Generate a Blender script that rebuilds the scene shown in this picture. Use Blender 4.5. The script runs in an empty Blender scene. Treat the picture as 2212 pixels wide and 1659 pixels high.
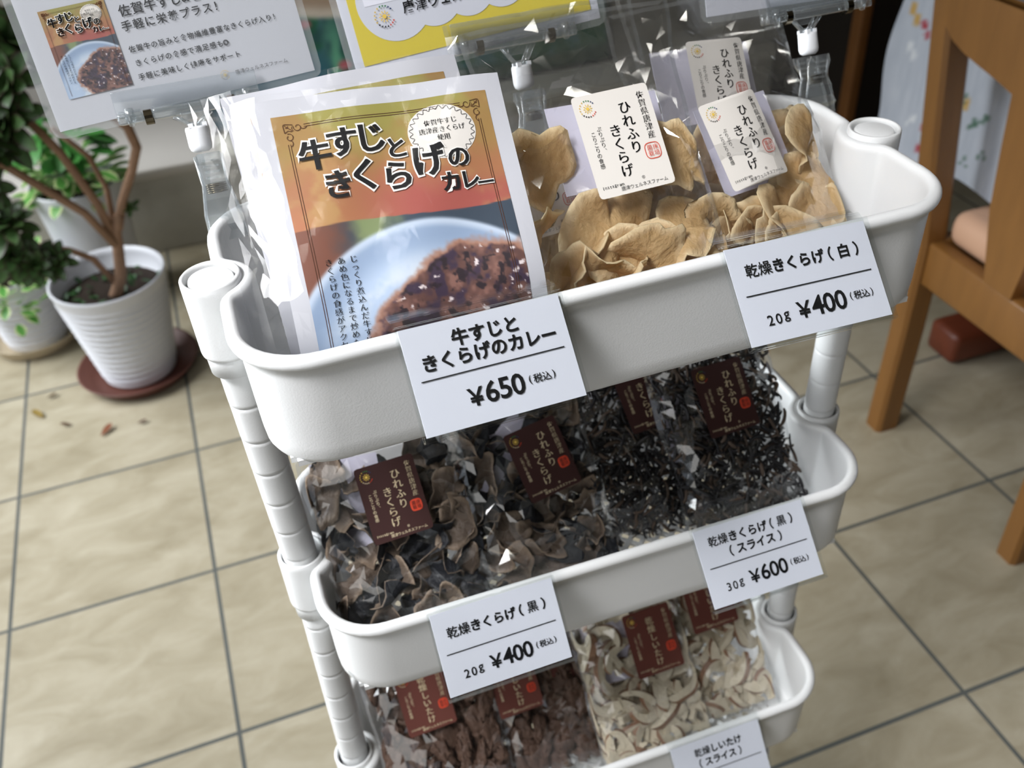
import bpy, bmesh, math, random
from mathutils import Matrix, Vector, Euler, noise
import numpy as np

# ------------------------------------------------------------------ camera
S = bpy.context.scene
COL = S.collection
cam_d = bpy.data.cameras.new('camera')
cam = bpy.data.objects.new('camera', cam_d)
COL.objects.link(cam)
cam.location = (-0.17349, -0.45101, 1.11962)
cam.rotation_mode = 'XYZ'
cam.rotation_euler = (0.901472, 0.0570816, -0.3332897)
cam_d.sensor_fit = 'HORIZONTAL'
cam_d.sensor_width = 36.0
cam_d.lens = 2068.1 / 2212.0 * 36.0
cam_d.clip_start = 0.01
cam_d.dof.use_dof = True
cam_d.dof.focus_distance = 0.47
cam_d.dof.aperture_fstop = 10.5
S.camera = cam

# ------------------------------------------------------------------ world, lights, exposure
W = bpy.data.worlds.new('world')
S.world = W
W.use_nodes = True
bg = W.node_tree.nodes['Background']
bg.inputs[0].default_value = (0.80, 0.88, 1.0, 1)
bg.inputs[1].default_value = 0.55

def area(name, loc, target, sx, sy, power, col):
    l = bpy.data.lights.new(name, 'AREA')
    l.shape = 'RECTANGLE'; l.size = sx; l.size_y = sy
    l.energy = power; l.color = col
    o = bpy.data.objects.new(name, l)
    o.location = loc
    d = Vector(target) - Vector(loc)
    o.rotation_euler = d.to_track_quat('-Z', 'Y').to_euler()
    COL.objects.link(o)
    return o

l = area('daylight_door', (-1.50, 1.00, 1.25), (-0.65, 0.92, 0.10), 1.8, 1.3, 16.5, (0.94, 0.97, 1.0)); l.data.spread = math.radians(62)
l = area('cart_fill_left', (-1.50, 0.95, 1.05), (0.20, 0.00, 0.84), 1.1, 0.8, 7.0, (0.92, 0.97, 1.0)); l.data.spread = math.radians(54)  # extra narrow beam, added to brighten the cart trays from the left
l = area('cart_fill_top', (-1.05, -0.36, 2.15), (-0.07, -0.02, 0.80), 1.0, 0.40, 3.1, (0.98, 0.98, 1.0)); l.data.spread = math.radians(35)  # narrow overhead beam added to brighten the cards, sparing the right floor
l = area('front_fill', (-1.35, -1.85, 1.15), (0.05, 0.60, 0.62), 1.3, 1.7, 9.0, (1.0, 0.96, 0.88))  # warm fill added for the tray fronts and the ledge
for k, (x, y) in enumerate(((-0.35, -0.85), (0.45, -0.55))): area('ceiling_tube', (x, y, 2.50), (x, y, 0.0), 1.2, 0.022, 1.5, (1.0, 0.97, 0.90))

S.view_settings.view_transform = 'Standard'
S.view_settings.look = 'None'
S.view_settings.exposure = 0.0
S.view_settings.gamma = 1.0
S.view_settings.use_curve_mapping = False
try:
    S.cycles.transparent_max_bounces = 40
    S.cycles.max_bounces = 10
    S.cycles.use_denoising = True
    S.cycles.caustics_reflective = False
    S.cycles.caustics_refractive = False
except Exception:
    pass

# ------------------------------------------------------------------ helpers
def s2l(c):
    c = c / 255.0
    return c / 12.92 if c <= 0.04045 else ((c + 0.055) / 1.055) ** 2.4
def rgb(r, g, b):
    return (s2l(r), s2l(g), s2l(b), 1.0)

class NT:
    def __init__(s, name):
        s.m = bpy.data.materials.new(name); s.m.use_nodes = True
        s.t = s.m.node_tree; s.t.nodes.clear()
        s.out = s.n('ShaderNodeOutputMaterial')
    def n(s, typ, **k):
        nd = s.t.nodes.new(typ)
        for a, v in k.items(): setattr(nd, a, v)
        return nd
    def l(s, a, b): s.t.links.new(a, b)
    def val(s, inp, v):
        if hasattr(v, 'is_output') or isinstance(v, bpy.types.NodeSocket): s.l(v, inp)
        else: inp.default_value = v
    def math(s, op, a, b=None, c=None, clamp=False):
        nd = s.n('ShaderNodeMath', operation=op, use_clamp=clamp)
        s.val(nd.inputs[0], a)
        if b is not None: s.val(nd.inputs[1], b)
        if c is not None: s.val(nd.inputs[2], c)
        return nd.outputs[0]
    def mix(s, f, a, b, blend='MIX'):
        nd = s.n('ShaderNodeMix', data_type='RGBA', blend_type=blend)
        s.val(nd.inputs[0], f); s.val(nd.inputs[6], a); s.val(nd.inputs[7], b)
        return nd.outputs[2]
    def noise(s, scale, detail=3, rough=0.5, vec=None, dist=0.0):
        nd = s.n('ShaderNodeTexNoise')
        nd.inputs['Scale'].default_value = scale; nd.inputs['Detail'].default_value = detail
        nd.inputs['Roughness'].default_value = rough; nd.inputs['Distortion'].default_value = dist
        if vec is not None: s.l(vec, nd.inputs['Vector'])
        return nd
    def obj(s):
        return s.n('ShaderNodeTexCoord').outputs['Object']
    def ramp(s, f, stops):
        nd = s.n('ShaderNodeValToRGB')
        e = nd.color_ramp.elements
        while len(e) < len(stops): e.new(0.5)
        for el, (p, c) in zip(e, stops): el.position = p; el.color = c
        s.val(nd.inputs[0], f)
        return nd.outputs[0]
    def pbsdf(s, col, rough=0.5, spec=0.5, **k):
        nd = s.n('ShaderNodeBsdfPrincipled')
        s.val(nd.inputs['Base Color'], col); s.val(nd.inputs['Roughness'], rough)
        nd.inputs['Specular IOR Level'].default_value = spec
        for a, v in k.items(): s.val(nd.inputs[a.replace('_', ' ')], v)
        return nd
    def done(s, sh):
        s.l(sh, s.out.inputs[0]); return s.m
    def bump(s, h, dist=0.001, strength=1.0):
        nd = s.n('ShaderNodeBump'); nd.inputs['Distance'].default_value = dist; nd.inputs['Strength'].default_value = strength
        s.l(h, nd.inputs['Height']); return nd.outputs[0]

def simple(name, col, rough=0.5, spec=0.5, var=0.0, scale=30, metallic=0.0, bump=0.0):
    t = NT(name)
    c = col
    if var > 0 or bump > 0:
        nz = t.noise(scale, 4, 0.6, t.obj())
    if var > 0:
        dark = tuple(x * (1 - var) for x in col[:3]) + (1,)
        lite = tuple(min(1, x * (1 + var)) for x in col[:3]) + (1,)
        c = t.mix(nz.outputs['Fac'], dark, lite)
    b = t.pbsdf(c, rough, spec, Metallic=metallic)
    if bump > 0: t.l(t.bump(nz.outputs['Fac'], bump), b.inputs['Normal'])
    return t.done(b.outputs[0])

def vcol(name, rough=0.6, spec=0.3, translucent=0.0, attr='Col'):
    t = NT(name)
    a = t.n('ShaderNodeAttribute', attribute_name=attr)
    b = t.pbsdf(a.outputs['Color'], rough, spec)
    sh = b.outputs[0]
    if translucent:
        tr = t.n('ShaderNodeBsdfTranslucent'); t.l(a.outputs['Color'], tr.inputs[0])
        mx = t.n('ShaderNodeMixShader'); mx.inputs[0].default_value = translucent
        t.l(sh, mx.inputs[1]); t.l(tr.outputs[0], mx.inputs[2]); sh = mx.outputs[0]
    return t.done(sh)

class MB:
    """collects geometry of ONE mesh object"""
    def __init__(s): s.v = []; s.f = []; s.mi = []; s.sm = []
    def add(s, verts, faces, mi=0, smooth=False):
        o = len(s.v)
        s.v.extend([tuple(p) for p in verts])
        for f in faces:
            s.f.append(tuple(i + o for i in f)); s.mi.append(mi); s.sm.append(smooth)
        return o
    def box(s, c, d, mi=0, M=None):
        x, y, z = d[0] / 2, d[1] / 2, d[2] / 2
        P = [Vector((sx * x, sy * y, sz * z)) for sx in (-1, 1) for sy in (-1, 1) for sz in (-1, 1)]
        P = [(M @ p if M else p) + Vector(c) for p in P]
        s.add(P, [(0, 1, 3, 2), (4, 6, 7, 5), (0, 4, 5, 1), (2, 3, 7, 6), (0, 2, 6, 4), (1, 5, 7, 3)], mi)
    def rbox(s, c, d, r=0.002, mi=0, M=None, seg=2):
        bm = bmesh.new(); bmesh.ops.create_cube(bm, size=1)
        for v in bm.verts: v.co = Vector((v.co.x * d[0], v.co.y * d[1], v.co.z * d[2]))
        bmesh.ops.bevel(bm, geom=bm.edges[:] , offset=r, segments=seg, profile=0.5, affect='EDGES')
        s.addbm(bm, c, mi, M, True)
    def addbm(s, bm, c=(0, 0, 0), mi=0, M=None, smooth=False):
        bm.verts.index_update()
        P = [(M @ v.co if M else v.co) + Vector(c) for v in bm.verts]
        s.add(P, [[v.index for v in f.verts] for f in bm.faces], mi, smooth)
        bm.free()
    def lathe(s, prof, c=(0, 0, 0), n=32, mi=0, smooth=True, M=None):
        P = []; F = []
        for r, z in prof:
            for k in range(n):
                a = 2 * math.pi * k / n
                p = Vector((r * math.cos(a), r * math.sin(a), z))
                P.append((M @ p if M else p) + Vector(c))
        for i in range(len(prof) - 1):
            for k in range(n):
                k2 = (k + 1) % n
                F.append((i * n + k, i * n + k2, (i + 1) * n + k2, (i + 1) * n + k))
        s.add(P, F, mi, smooth)
    def tube(s, pts, rad, n=10, mi=0, cap=True, smooth=True):
        pts = [Vector(p) for p in pts]
        if not hasattr(rad, '__len__'): rad = [rad] * len(pts)
        P = []; F = []
        up = Vector((0.123, 0.456, 0.88)).normalized()
        for i, p in enumerate(pts):
            t = (pts[min(i + 1, len(pts) - 1)] - pts[max(i - 1, 0)]).normalized()
            a = t.cross(up)
            if a.length < 1e-3: a = t.cross(Vector((1, 0, 0)))
            a.normalize(); b = t.cross(a); up = -t.cross(a) if False else up
            for k in range(n):
                th = 2 * math.pi * k / n
                P.append(p + (a * math.cos(th) + b * math.sin(th)) * rad[i])
        for i in range(len(pts) - 1):
            for k in range(n):
                k2 = (k + 1) % n
                F.append((i * n + k, i * n + k2, (i + 1) * n + k2, (i + 1) * n + k))
        if cap:
            F.append(tuple(range(n))[::-1]); F.append(tuple(range((len(pts) - 1) * n, len(pts) * n)))
        s.add(P, F, mi, smooth)
    def grid(s, nu, nv, fn, mi=0, smooth=True):
        P = [fn(i / nu, j / nv) for j in range(nv + 1) for i in range(nu + 1)]
        F = [(j * (nu + 1) + i, j * (nu + 1) + i + 1, (j + 1) * (nu + 1) + i + 1, (j + 1) * (nu + 1) + i) for j in range(nv) for i in range(nu)]
        s.add(P, F, mi, smooth)
    def prism(s, pts2, y0, y1, mi=0, fn=None):
        """polygon in (x,z), extruded along y"""
        n = len(pts2)
        P = [Vector((x, y0, z)) for x, z in pts2] + [Vector((x, y1, z)) for x, z in pts2]
        if fn: P = [fn(p) for p in P]
        F = [tuple(range(n)), tuple(range(n, 2 * n))[::-1]] + [(i, i + n, (i + 1) % n + n, (i + 1) % n) for i in range(n)]
        s.add(P, F, mi)
    def build(s, name, mats, parent=None, loc=(0, 0, 0), rot=None, cols=None):
        me = bpy.data.meshes.new(name)
        me.from_pydata(s.v, [], s.f)
        if not isinstance(mats, (list, tuple)): mats = [mats]
        for m in mats: me.materials.append(m)
        me.polygons.foreach_set('material_index', s.mi)
        me.polygons.foreach_set('use_smooth', s.sm)
        if cols is not None:
            ca = me.color_attributes.new('Col', 'FLOAT_COLOR', 'POINT')
            ca.data.foreach_set('color', np.asarray(cols, dtype=np.float32).ravel())
        me.update()
        o = bpy.data.objects.new(name, me); COL.objects.link(o)
        o.location = loc
        if rot is not None: o.rotation_euler = rot
        if parent is not None: o.parent = parent
        return o

def fixn(o):
    bm = bmesh.new(); bm.from_mesh(o.data); bmesh.ops.recalc_face_normals(bm, faces=bm.faces[:]); bm.to_mesh(o.data); bm.free()
    return o
def empty(name, loc=(0, 0, 0), M=None):
    o = bpy.data.objects.new(name, None); COL.objects.link(o)
    o.empty_display_size = 0.03
    if M is not None: o.matrix_world = M
    else: o.location = loc
    return o
def tag(o, label, cat, group=None):
    o['label'] = label; o['category'] = cat
    if group: o['group'] = group
    return o
def struct(o):
    o['kind'] = 'structure'; return o
def frame(loc, tilt, yaw=0, roll=0):
    """local x right, y into the surface, z up along it; tilt leans the top away"""
    r = math.radians
    return Matrix.Translation(Vector(loc)) @ Matrix.Rotation(r(yaw), 4, 'Z') @ Matrix.Rotation(r(tilt), 4, 'X') @ Matrix.Rotation(r(roll), 4, 'Y')

# ------------------------------------------------------------------ lettering
_gc = {}
def glyph(ch, bold=0.0):
    k = (ch, bold)
    if k not in _gc:
        c = bpy.data.curves.new('glyph', 'FONT'); c.body = ch; c.size = 1.0; c.offset = bold; c.resolution_u = 3
        o = bpy.data.objects.new('glyph', c); COL.objects.link(o)
        bpy.context.view_layer.update()
        dg = bpy.context.evaluated_depsgraph_get()
        me = bpy.data.meshes.new_from_object(o.evaluated_get(dg))
        v = [(p.co.x, p.co.y) for p in me.vertices]; f = [tuple(p.vertices) for p in me.polygons]
        bpy.data.objects.remove(o); bpy.data.curves.remove(c); bpy.data.meshes.remove(me)
        _gc[k] = (v, f)
    return _gc[k]
def put_char(mb, fn, ch, cx, cy, size, mi, bold=0.0, brush=False, rot=0.0, off=0.0003, center=True, sx=1.0):
    if ch in '乾燥賀繊維養栄軽健康黒津感物': bold = min(bold, 0.009)
    v, f = glyph(ch, bold)
    if not v: return
    if center and ord(ch) > 0x2E80 and ch not in '、。゛ー・（）￥':
        ox, oy = 0.47, 0.36
    else:
        xs = [p[0] for p in v]; ys = [p[1] for p in v]
        ox, oy = (min(xs) + max(xs)) / 2, (min(ys) + max(ys)) / 2 if center else 0.0
        if ch == '、': ox, oy = ox - 0.25, oy - 0.2
    ca, sa = math.cos(rot), math.sin(rot)
    for dx in ((-0.022, 0.0, 0.022) if brush else (0.0,)):
        P = []
        for x, y in v:
            x = (x - ox + dx) * size * sx; y = (y - oy) * size
            P.append(fn(cx + x * ca - y * sa, cy + x * sa + y * ca, off))
        mb.add(P, f, mi)
def put_row(mb, fn, text, cx, cy, size, mi, track=1.0, **k):
    """horizontal line centred on cx"""
    adv = []
    for ch in text:
        adv.append((1.0 if ord(ch) > 0x2E80 else (0.3 if ch in ' ' else 0.62)) * size * track)
    x = cx - sum(adv) / 2
    rot = k.get('rot', 0.0)
    for ch, a in zip(text, adv):
        yy = cy
        if ch != ' ':
            d = x + a / 2 - cx
            put_char(mb, fn, ch, cx + d * math.cos(rot), yy + d * math.sin(rot), size, mi, **k)
        x += a
def put_col(mb, fn, text, cx, top, size, mi, track=1.0, **k):
    y = top - size * 0.5
    for ch in text:
        if ch == 'ー': put_char(mb, fn, ch, cx, y, size, mi, **{**k, 'rot': math.pi / 2})
        else: put_char(mb, fn, ch, cx, y, size, mi, **k)
        y -= size * track
def strip(mb, fn, pts, w, mi, off=0.0003):
    q = [pts[0]]
    for a, b in zip(pts[:-1], pts[1:]):
        k = max(1, int(math.hypot(b[0] - a[0], b[1] - a[1]) / 0.004))
        q += [(a[0] + (b[0] - a[0]) * i / k, a[1] + (b[1] - a[1]) * i / k) for i in range(1, k + 1)]
    pts = q
    P = []; n = len(pts)
    for i, (x, y) in enumerate(pts):
        a = pts[max(i - 1, 0)]; b = pts[min(i + 1, n - 1)]
        dx, dy = b[0] - a[0], b[1] - a[1]; L = math.hypot(dx, dy) or 1
        P.append(fn(x - dy / L * w / 2, y + dx / L * w / 2, off)); P.append(fn(x + dy / L * w / 2, y - dx / L * w / 2, off))
    mb.add(P, [(2 * i, 2 * i + 1, 2 * i + 3, 2 * i + 2) for i in range(n - 1)], mi)
def disc(mb, fn, cx, cy, rx, ry, mi, off=0.0003, n=36, rot=0):
    m_ = max(1, int(rx / 0.004))
    P = [fn(cx, cy, off)] + [fn(cx + rx * r_ / m_ * math.cos(2 * math.pi * k / n + rot), cy + ry * r_ / m_ * math.sin(2 * math.pi * k / n + rot), off) for r_ in range(1, m_ + 1) for k in range(n)]
    F = [(0, 1 + k, 1 + (k + 1) % n) for k in range(n)]
    F += [(1 + r_ * n + k, 1 + (r_ + 1) * n + k, 1 + (r_ + 1) * n + (k + 1) % n, 1 + r_ * n + (k + 1) % n) for r_ in range(m_ - 1) for k in range(n)]
    mb.add(P, F, mi)
def rrect(mb, fn, w, h, r, mi, cx=0, cy=0, off=0.0, n=10):
    us = [-w / 2, -w / 2 + r * .3, -w / 2 + r] + [-w / 2 + r + (w - 2 * r) * k / n for k in range(1, n)] + [w / 2 - r, w / 2 - r * .3, w / 2]
    vs = [-h / 2, -h / 2 + r * .3, -h / 2 + r] + [-h / 2 + r + (h - 2 * r) * k / n for k in range(1, n)] + [h / 2 - r, h / 2 - r * .3, h / 2]
    P = []
    for y in vs:
        for x in us:
            px, py = x, y
            qx = max(abs(x) - (w / 2 - r), 0); qy = max(abs(y) - (h / 2 - r), 0); d = math.hypot(qx, qy)
            if d > r:
                px = math.copysign(w / 2 - r + qx / d * r, x); py = math.copysign(h / 2 - r + qy / d * r, y)
            P.append(fn(cx + px, cy + py, off))
    nu = len(us)
    mb.add(P, [(j * nu + i, j * nu + i + 1, (j + 1) * nu + i + 1, (j + 1) * nu + i) for j in range(len(vs) - 1) for i in range(nu - 1)], mi, True)

# ------------------------------------------------------------------ materials
M = {}
def plastic_white():
    t = NT('white_plastic')
    nz = t.noise(8, 3, .5, t.obj())
    c = t.mix(nz.outputs['Fac'], rgb(220, 221, 221), rgb(227, 228, 228))
    b = t.pbsdf(c, 0.38, 0.45)
    fine = t.noise(900, 2, .5, t.obj())
    t.l(t.bump(fine.outputs['Fac'], 0.00008), b.inputs['Normal'])
    return t.done(b.outputs[0])
M['white'] = plastic_white()
def film(name, tint=(0.985, 0.985, 0.985, 1), base=0.05, edge=0.6, rough=0.05, haze=0.0, pw=4.0):
    """thin clear plastic: see-through head on, glossy at a slant, with a touch of haze"""
    t = NT(name)
    tr = t.n('ShaderNodeBsdfTransparent'); tr.inputs[0].default_value = tint
    gl = t.n('ShaderNodeBsdfGlossy'); gl.inputs['Roughness'].default_value = rough
    gl.inputs['Color'].default_value = (1, 1, 1, 1)
    lw = t.n('ShaderNodeLayerWeight'); lw.inputs[0].default_value = 0.5
    f = t.math('MULTIPLY_ADD', t.math('POWER', lw.outputs['Facing'], pw), edge, base, clamp=True)
    mx = t.n('ShaderNodeMixShader'); t.l(f, mx.inputs[0]); t.l(tr.outputs[0], mx.inputs[1]); t.l(gl.outputs[0], mx.inputs[2])
    sh = mx.outputs[0]
    if haze:
        df = t.n('ShaderNodeBsdfDiffuse'); df.inputs[0].default_value = (.9, .92, .94, 1)
        tl = t.n('ShaderNodeBsdfTranslucent'); tl.inputs[0].default_value = (.9, .92, .94, 1)
        ad = t.n('ShaderNodeMixShader'); ad.inputs[0].default_value = .5; t.l(df.outputs[0], ad.inputs[1]); t.l(tl.outputs[0], ad.inputs[2])
        m2 = t.n('ShaderNodeMixShader'); m2.inputs[0].default_value = haze; t.l(sh, m2.inputs[1]); t.l(ad.outputs[0], m2.inputs[2]); sh = m2.outputs[0]
    return t.done(sh)
M['film'] = film('clear_film', base=0.105, edge=0.6, rough=0.05, haze=0.006)
M['sleeve'] = film('packet_sleeve', base=0.022, edge=0.10, rough=0.08, haze=0.015)
M['sheet'] = film('clear_sheet', tint=(0.95, 0.96, 0.96, 1), base=0.05, edge=0.5, haze=0.10)
M['acrylic'] = film('clear_acrylic', tint=(0.965, 0.975, 0.975, 1), base=0.045, edge=0.75, rough=0.06)
M['clip'] = film('clear_moulded_plastic', tint=(0.90, 0.92, 0.93, 1), base=0.07, edge=0.9, rough=0.10, haze=0.07, pw=2.2)
M['pouch'] = simple('pouch_white', rgb(197, 198, 205), .45, .4)
M['paper'] = simple('card_paper', rgb(222, 223, 234), 0.6, 0.3)
M['ink'] = simple('black_ink', rgb(18, 18, 20), 0.6, 0.2)
M['greyink'] = simple('grey_ink', rgb(84, 82, 82), 0.6, 0.2)
M['whiteink'] = simple('white_ink', rgb(240, 238, 232), 0.6, 0.2)
M['labelwhite'] = simple('label_cream', rgb(226, 221, 214), 0.55, 0.3)
M['labelbrown'] = simple('label_brown', rgb(58, 34, 32), 0.45, 0.35)
M['labelred'] = simple('label_red_brown', rgb(98, 55, 47), 0.45, 0.35)
M['creamink'] = simple('cream_ink', rgb(222, 205, 170), 0.6, 0.2)
M['redink'] = simple('red_ink', rgb(208, 72, 48), 0.6, 0.2)
M['goldink'] = simple('gold_ink', rgb(224, 190, 90), 0.6, 0.2)
M['greenink'] = simple('green_ink', rgb(60, 130, 80), 0.6, 0.2)
M['blueink'] = simple('navy_ink', rgb(50, 70, 110), 0.6, 0.2)
M['brownink'] = simple('brown_ink', rgb(82, 46, 24), 0.6, 0.2)
M['insert'] = simple('lavender_paper', rgb(208, 206, 224), 0.6, 0.3)
M['nylon'] = simple('white_nylon', rgb(238, 240, 244), 0.45, 0.4)
M['steel'] = simple('dark_spring_steel', rgb(96, 88, 72), 0.25, 0.5, metallic=1.0)

# ------------------------------------------------------------------ room
def floor_mat():
    t = NT('beige_floor_tiles')
    o = t.obj()
    sp = t.n('ShaderNodeSeparateXYZ'); t.l(o, sp.inputs[0])
    def line(c):
        q = t.math('DIVIDE', c, 0.30)
        fr = t.math('FRACT', t.math('ADD', q, 100.5))
        return t.math('ABSOLUTE', t.math('SUBTRACT', fr, 0.5))
    d = t.math('MINIMUM', line(sp.outputs[0]), line(sp.outputs[1]))
    g = t.math('LESS_THAN', d, 0.0095)
    cell = t.n('ShaderNodeVectorMath', operation='FLOOR')
    sc = t.n('ShaderNodeVectorMath', operation='SCALE'); t.l(o, sc.inputs[0]); sc.inputs['Scale'].default_value = 1 / 0.30
    t.l(sc.outputs[0], cell.inputs[0])
    wn = t.n('ShaderNodeTexWhiteNoise', noise_dimensions='3D'); t.l(cell.outputs[0], wn.inputs['Vector'])
    off = t.n('ShaderNodeVectorMath', operation='ADD'); t.l(o, off.inputs[0])
    sc2 = t.n('ShaderNodeVectorMath', operation='SCALE'); t.l(wn.outputs['Color'], sc2.inputs[0]); sc2.inputs['Scale'].default_value = 5.0
    t.l(sc2.outputs[0], off.inputs[1])
    st = t.n('ShaderNodeMapping'); st.inputs['Scale'].default_value = (1.0, 2.0, 1.0); t.l(off.outputs[0], st.inputs[0])
    n1 = t.noise(9, 6, .6, st.outputs[0], 0.6); n2 = t.noise(45, 4, .6, st.outputs[0], 0.3)
    c = t.ramp(n1.outputs['Fac'], [(0.25, rgb(134, 125, 104)), (0.5, rgb(159, 151, 131)), (0.75, rgb(178, 171, 153))])
    c = t.mix(t.math('MULTIPLY', n2.outputs['Fac'], 0.35), c, rgb(150, 138, 112))
    gn = t.noise(3.0, 2, .5, o)
    gc = t.mix(gn.outputs['Fac'], rgb(44, 50, 50), rgb(100, 102, 98))
    c = t.mix(g, c, gc)
    r = t.math('MULTIPLY_ADD', g, 0.4, 0.38)
    b = t.pbsdf(c, r, 0.45)
    h = t.math('SUBTRACT', t.math('MULTIPLY', n2.outputs['Fac'], 0.3), g)
    t.l(t.bump(h, 0.0015), b.inputs['Normal'])
    return t.done(b.outputs[0])
mb = MB(); mb.grid(1, 1, lambda u, v: (-4 + 8 * u, -3 + 8 * v, 0))
fl = struct(mb.build('floor', floor_mat()))
fl.data.transform(Matrix.Rotation(-0.01409, 4, 'Z') @ Matrix.Translation((0.64747, -0.64802, 0)))
fl.location = (-0.64747, 0.64802, 0); fl.rotation_euler = (0, 0, 0.01409)

wallp = simple('pale_plaster', rgb(206, 202, 196), 0.85, 0.2, 0.06, 6, bump=0.001)
darkw = simple('dark_interior_wall', rgb(38, 32, 28), 0.8, 0.2, 0.2, 5)
stone = simple('grey_concrete', rgb(186, 184, 174), 0.85, 0.2, 0.18, 14, bump=0.003)
def box_obj(name, lo, hi, mat, parent=None, r=0.0):
    m = MB(); c = [(a + b) / 2 for a, b in zip(lo, hi)]; d = [b - a for a, b in zip(lo, hi)]
    if r: m.rbox((0, 0, 0), d, r)
    else: m.box((0, 0, 0), d)
    return m.build(name, mat, parent, loc=c)
struct(box_obj('wall_back', (-4, 2.20, 0), (1.50, 2.30, 2.7), wallp))
struct(box_obj('wall_far', (1.50, 3.40, 0), (4.0, 3.50, 2.7), darkw))
struct(box_obj('wall_recess', (1.50, 2.30, 0), (1.56, 3.40, 2.7), darkw))
struct(box_obj('wall_right', (2.2, -3, 0), (2.3, 3.40, 2.7), darkw))
struct(box_obj('front_light_block', (-0.6, -2.1, 0), (2.2, -2.0, 2.7), darkw))  # unseen dark panel added to keep ambient light off the right floor
struct(box_obj('ceiling', (-4, -3, 2.7), (4, 3.5, 2.8), simple('ceiling_paint', rgb(205, 203, 196), 0.9, 0.2, 0.03, 4)))
struct(box_obj('trim_1', (-4, 1.72, 0), (1.488, 2.20, 0.190), stone, r=0.004))     # the low ledge along the wall
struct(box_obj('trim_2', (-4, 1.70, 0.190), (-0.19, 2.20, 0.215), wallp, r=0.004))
struct(box_obj('trim_3', (-0.19, 1.70, 0.190), (1.488, 2.20, 0.215), stone, r=0.004))


# ------------------------------------------------------------------ the cart
TW, TD, TR_, SL = 0.380, 0.1665, 0.036, 0.0045       # tray width, depth, corner radius, pole offset
def tray_outline(yn):
    P = []
    w, d, r, rn = TW / 2, TD / 2, TR_, 0.0178
    def arc(cx, cy, rad, a0, a1, n):
        for k in range(n + 1):
            a = math.radians(a0 + (a1 - a0) * k / n); P.append((cx + rad * math.cos(a), cy + rad * math.sin(a)))
    dy = math.sqrt(rn ** 2 - SL ** 2); th = math.degrees(math.asin(dy / rn))
    def seg(x0, y0, x1, y1, n):
        for k in range(1, n): P.append((x0 + (x1 - x0) * k / n, y0 + (y1 - y0) * k / n))
    arc(w - r, -d + r, r, -90, 0, 10)
    seg(w, -d + r, w, yn - dy, 8)
    arc(w + SL, yn, rn, 180 + th, 180 - th, 14)
    seg(w, yn + dy, w, d - r, 8)
    arc(w - r, d - r, r, 0, 90, 10)
    seg(w - r, d, -w + r, d, 20)
    arc(-w + r, d - r, r, 90, 180, 10)
    seg(-w, d - r, -w, yn + dy, 8)
    arc(-w - SL, yn, rn, th, -th, 14)
    seg(-w, yn - dy, -w, -d + r, 8)
    arc(-w + r, -d + r, r, 180, 270, 10)
    seg(-w + r, -d, w - r, -d, 20)
    P2 = [Vector((x, y)) for x, y in P]
    n = len(P2)
    for it in range(3):                      # soften the shoulders of the notch
        Q = []
        for i, p in enumerate(P2):
            q = (P2[i - 1] + P2[(i + 1) % n]) / 2
            Q.append(p * 0.5 + q * 0.5 if abs(p.x) > w - 0.02 and abs(p.y - yn) < dy + 0.008 else p)
        P2 = Q
    N = []
    for i in range(n):
        t = (P2[(i + 1) % n] - P2[i - 1]).normalized(); N.append(Vector((-t.y, t.x)))   # inward
    return P2, N
def make_tray(parent, loc, rot, yn):
    P, N = tray_outline(yn); n = len(P)
    prof = [(0.012, -0.0685), (0.0075, -0.0680), (0.0045, -0.0660), (0.0028, -0.0625), (0.0022, -0.055), (0.0014, -0.012), (0.0012, -0.0060), (-0.0012, -0.0056),
            (-0.0026, -0.0042), (-0.0031, -0.0022), (-0.0026, -0.0002), (-0.0010, 0.0012), (0.0010, 0.0016), (0.0028, 0.0010), (0.0040, -0.0006), (0.0045, -0.0030),
            (0.0050, -0.054), (0.0058, -0.0610), (0.0080, -0.0640), (0.016, -0.0645)]
    mb = MB(); V = []; F = []
    for d, z in prof:
        for p, nn in zip(P, N):
            q = p + nn * d; V.append((q.x, q.y, z))
    for i in range(len(prof) - 1):
        for k in range(n):
            k2 = (k + 1) % n
            F.append((i * n + k, i * n + k2, (i + 1) * n + k2, (i + 1) * n + k))
    mb.add(V, F, 0, True)
    t = mb.build('tray', M['white'], parent, loc, rot); fixn(t)
    # lattice floor
    lb = MB(); hw, hd = TW / 2 - 0.014, TD / 2 - 0.014
    c = -hw - hd
    while c < hw + hd:
        for sg in (1, -1):
            # line y*sg = x - c
            x0 = max(-hw, c - hd); x1 = min(hw, c + hd)
            if x1 - x0 > 0.006:
                a = Vector((x0, sg * (x0 - c), 0)); b = Vector((x1, sg * (x1 - c), 0))
                L = (b - a).length
                R_ = Matrix.Rotation(math.atan2(b.y - a.y, b.x - a.x), 3, 'Z')
                m_ = (a + b) / 2
                lb.box((m_.x, m_.y, -0.0665 + (0.0003 if sg > 0 else 0)), (L, 0.0030, 0.003), 0, R_)
        c += 0.0125
    for sx in (-1, 1):
        lb.box((sx * (hw - 0.004), 0, -0.0665), (0.014, 2 * hd, 0.0034)); lb.box((sx * 0.02 * 0, sx * (hd - 0.001), -0.0665), (2 * hw, 0.010, 0.0034))
    lb.build('lattice_base', M['white'], t)
    for sx in (-1, 1):
        b = MB(); c = (sx * (TW / 2 + SL), yn, 0)
        b.lathe([(0.0108, -0.052), (0.0133, -0.052), (0.0136, -0.0415), (0.0136, -0.0405), (0.0150, -0.040), (0.0153, -0.038), (0.0155, 0.0), (0.0153, 0.0035), (0.0146, 0.0042), (0.0134, 0.0040), (0.0130, 0.0025), (0.0126, -0.006)], c, 36)
        s = b.build('pole_socket', M['white'], t); fixn(s)
    return t
cart = empty('storage_cart', (0, 0, 0))
tag(cart, 'white plastic tiered rolling cart with segmented poles holding the packets', 'cart')
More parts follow.
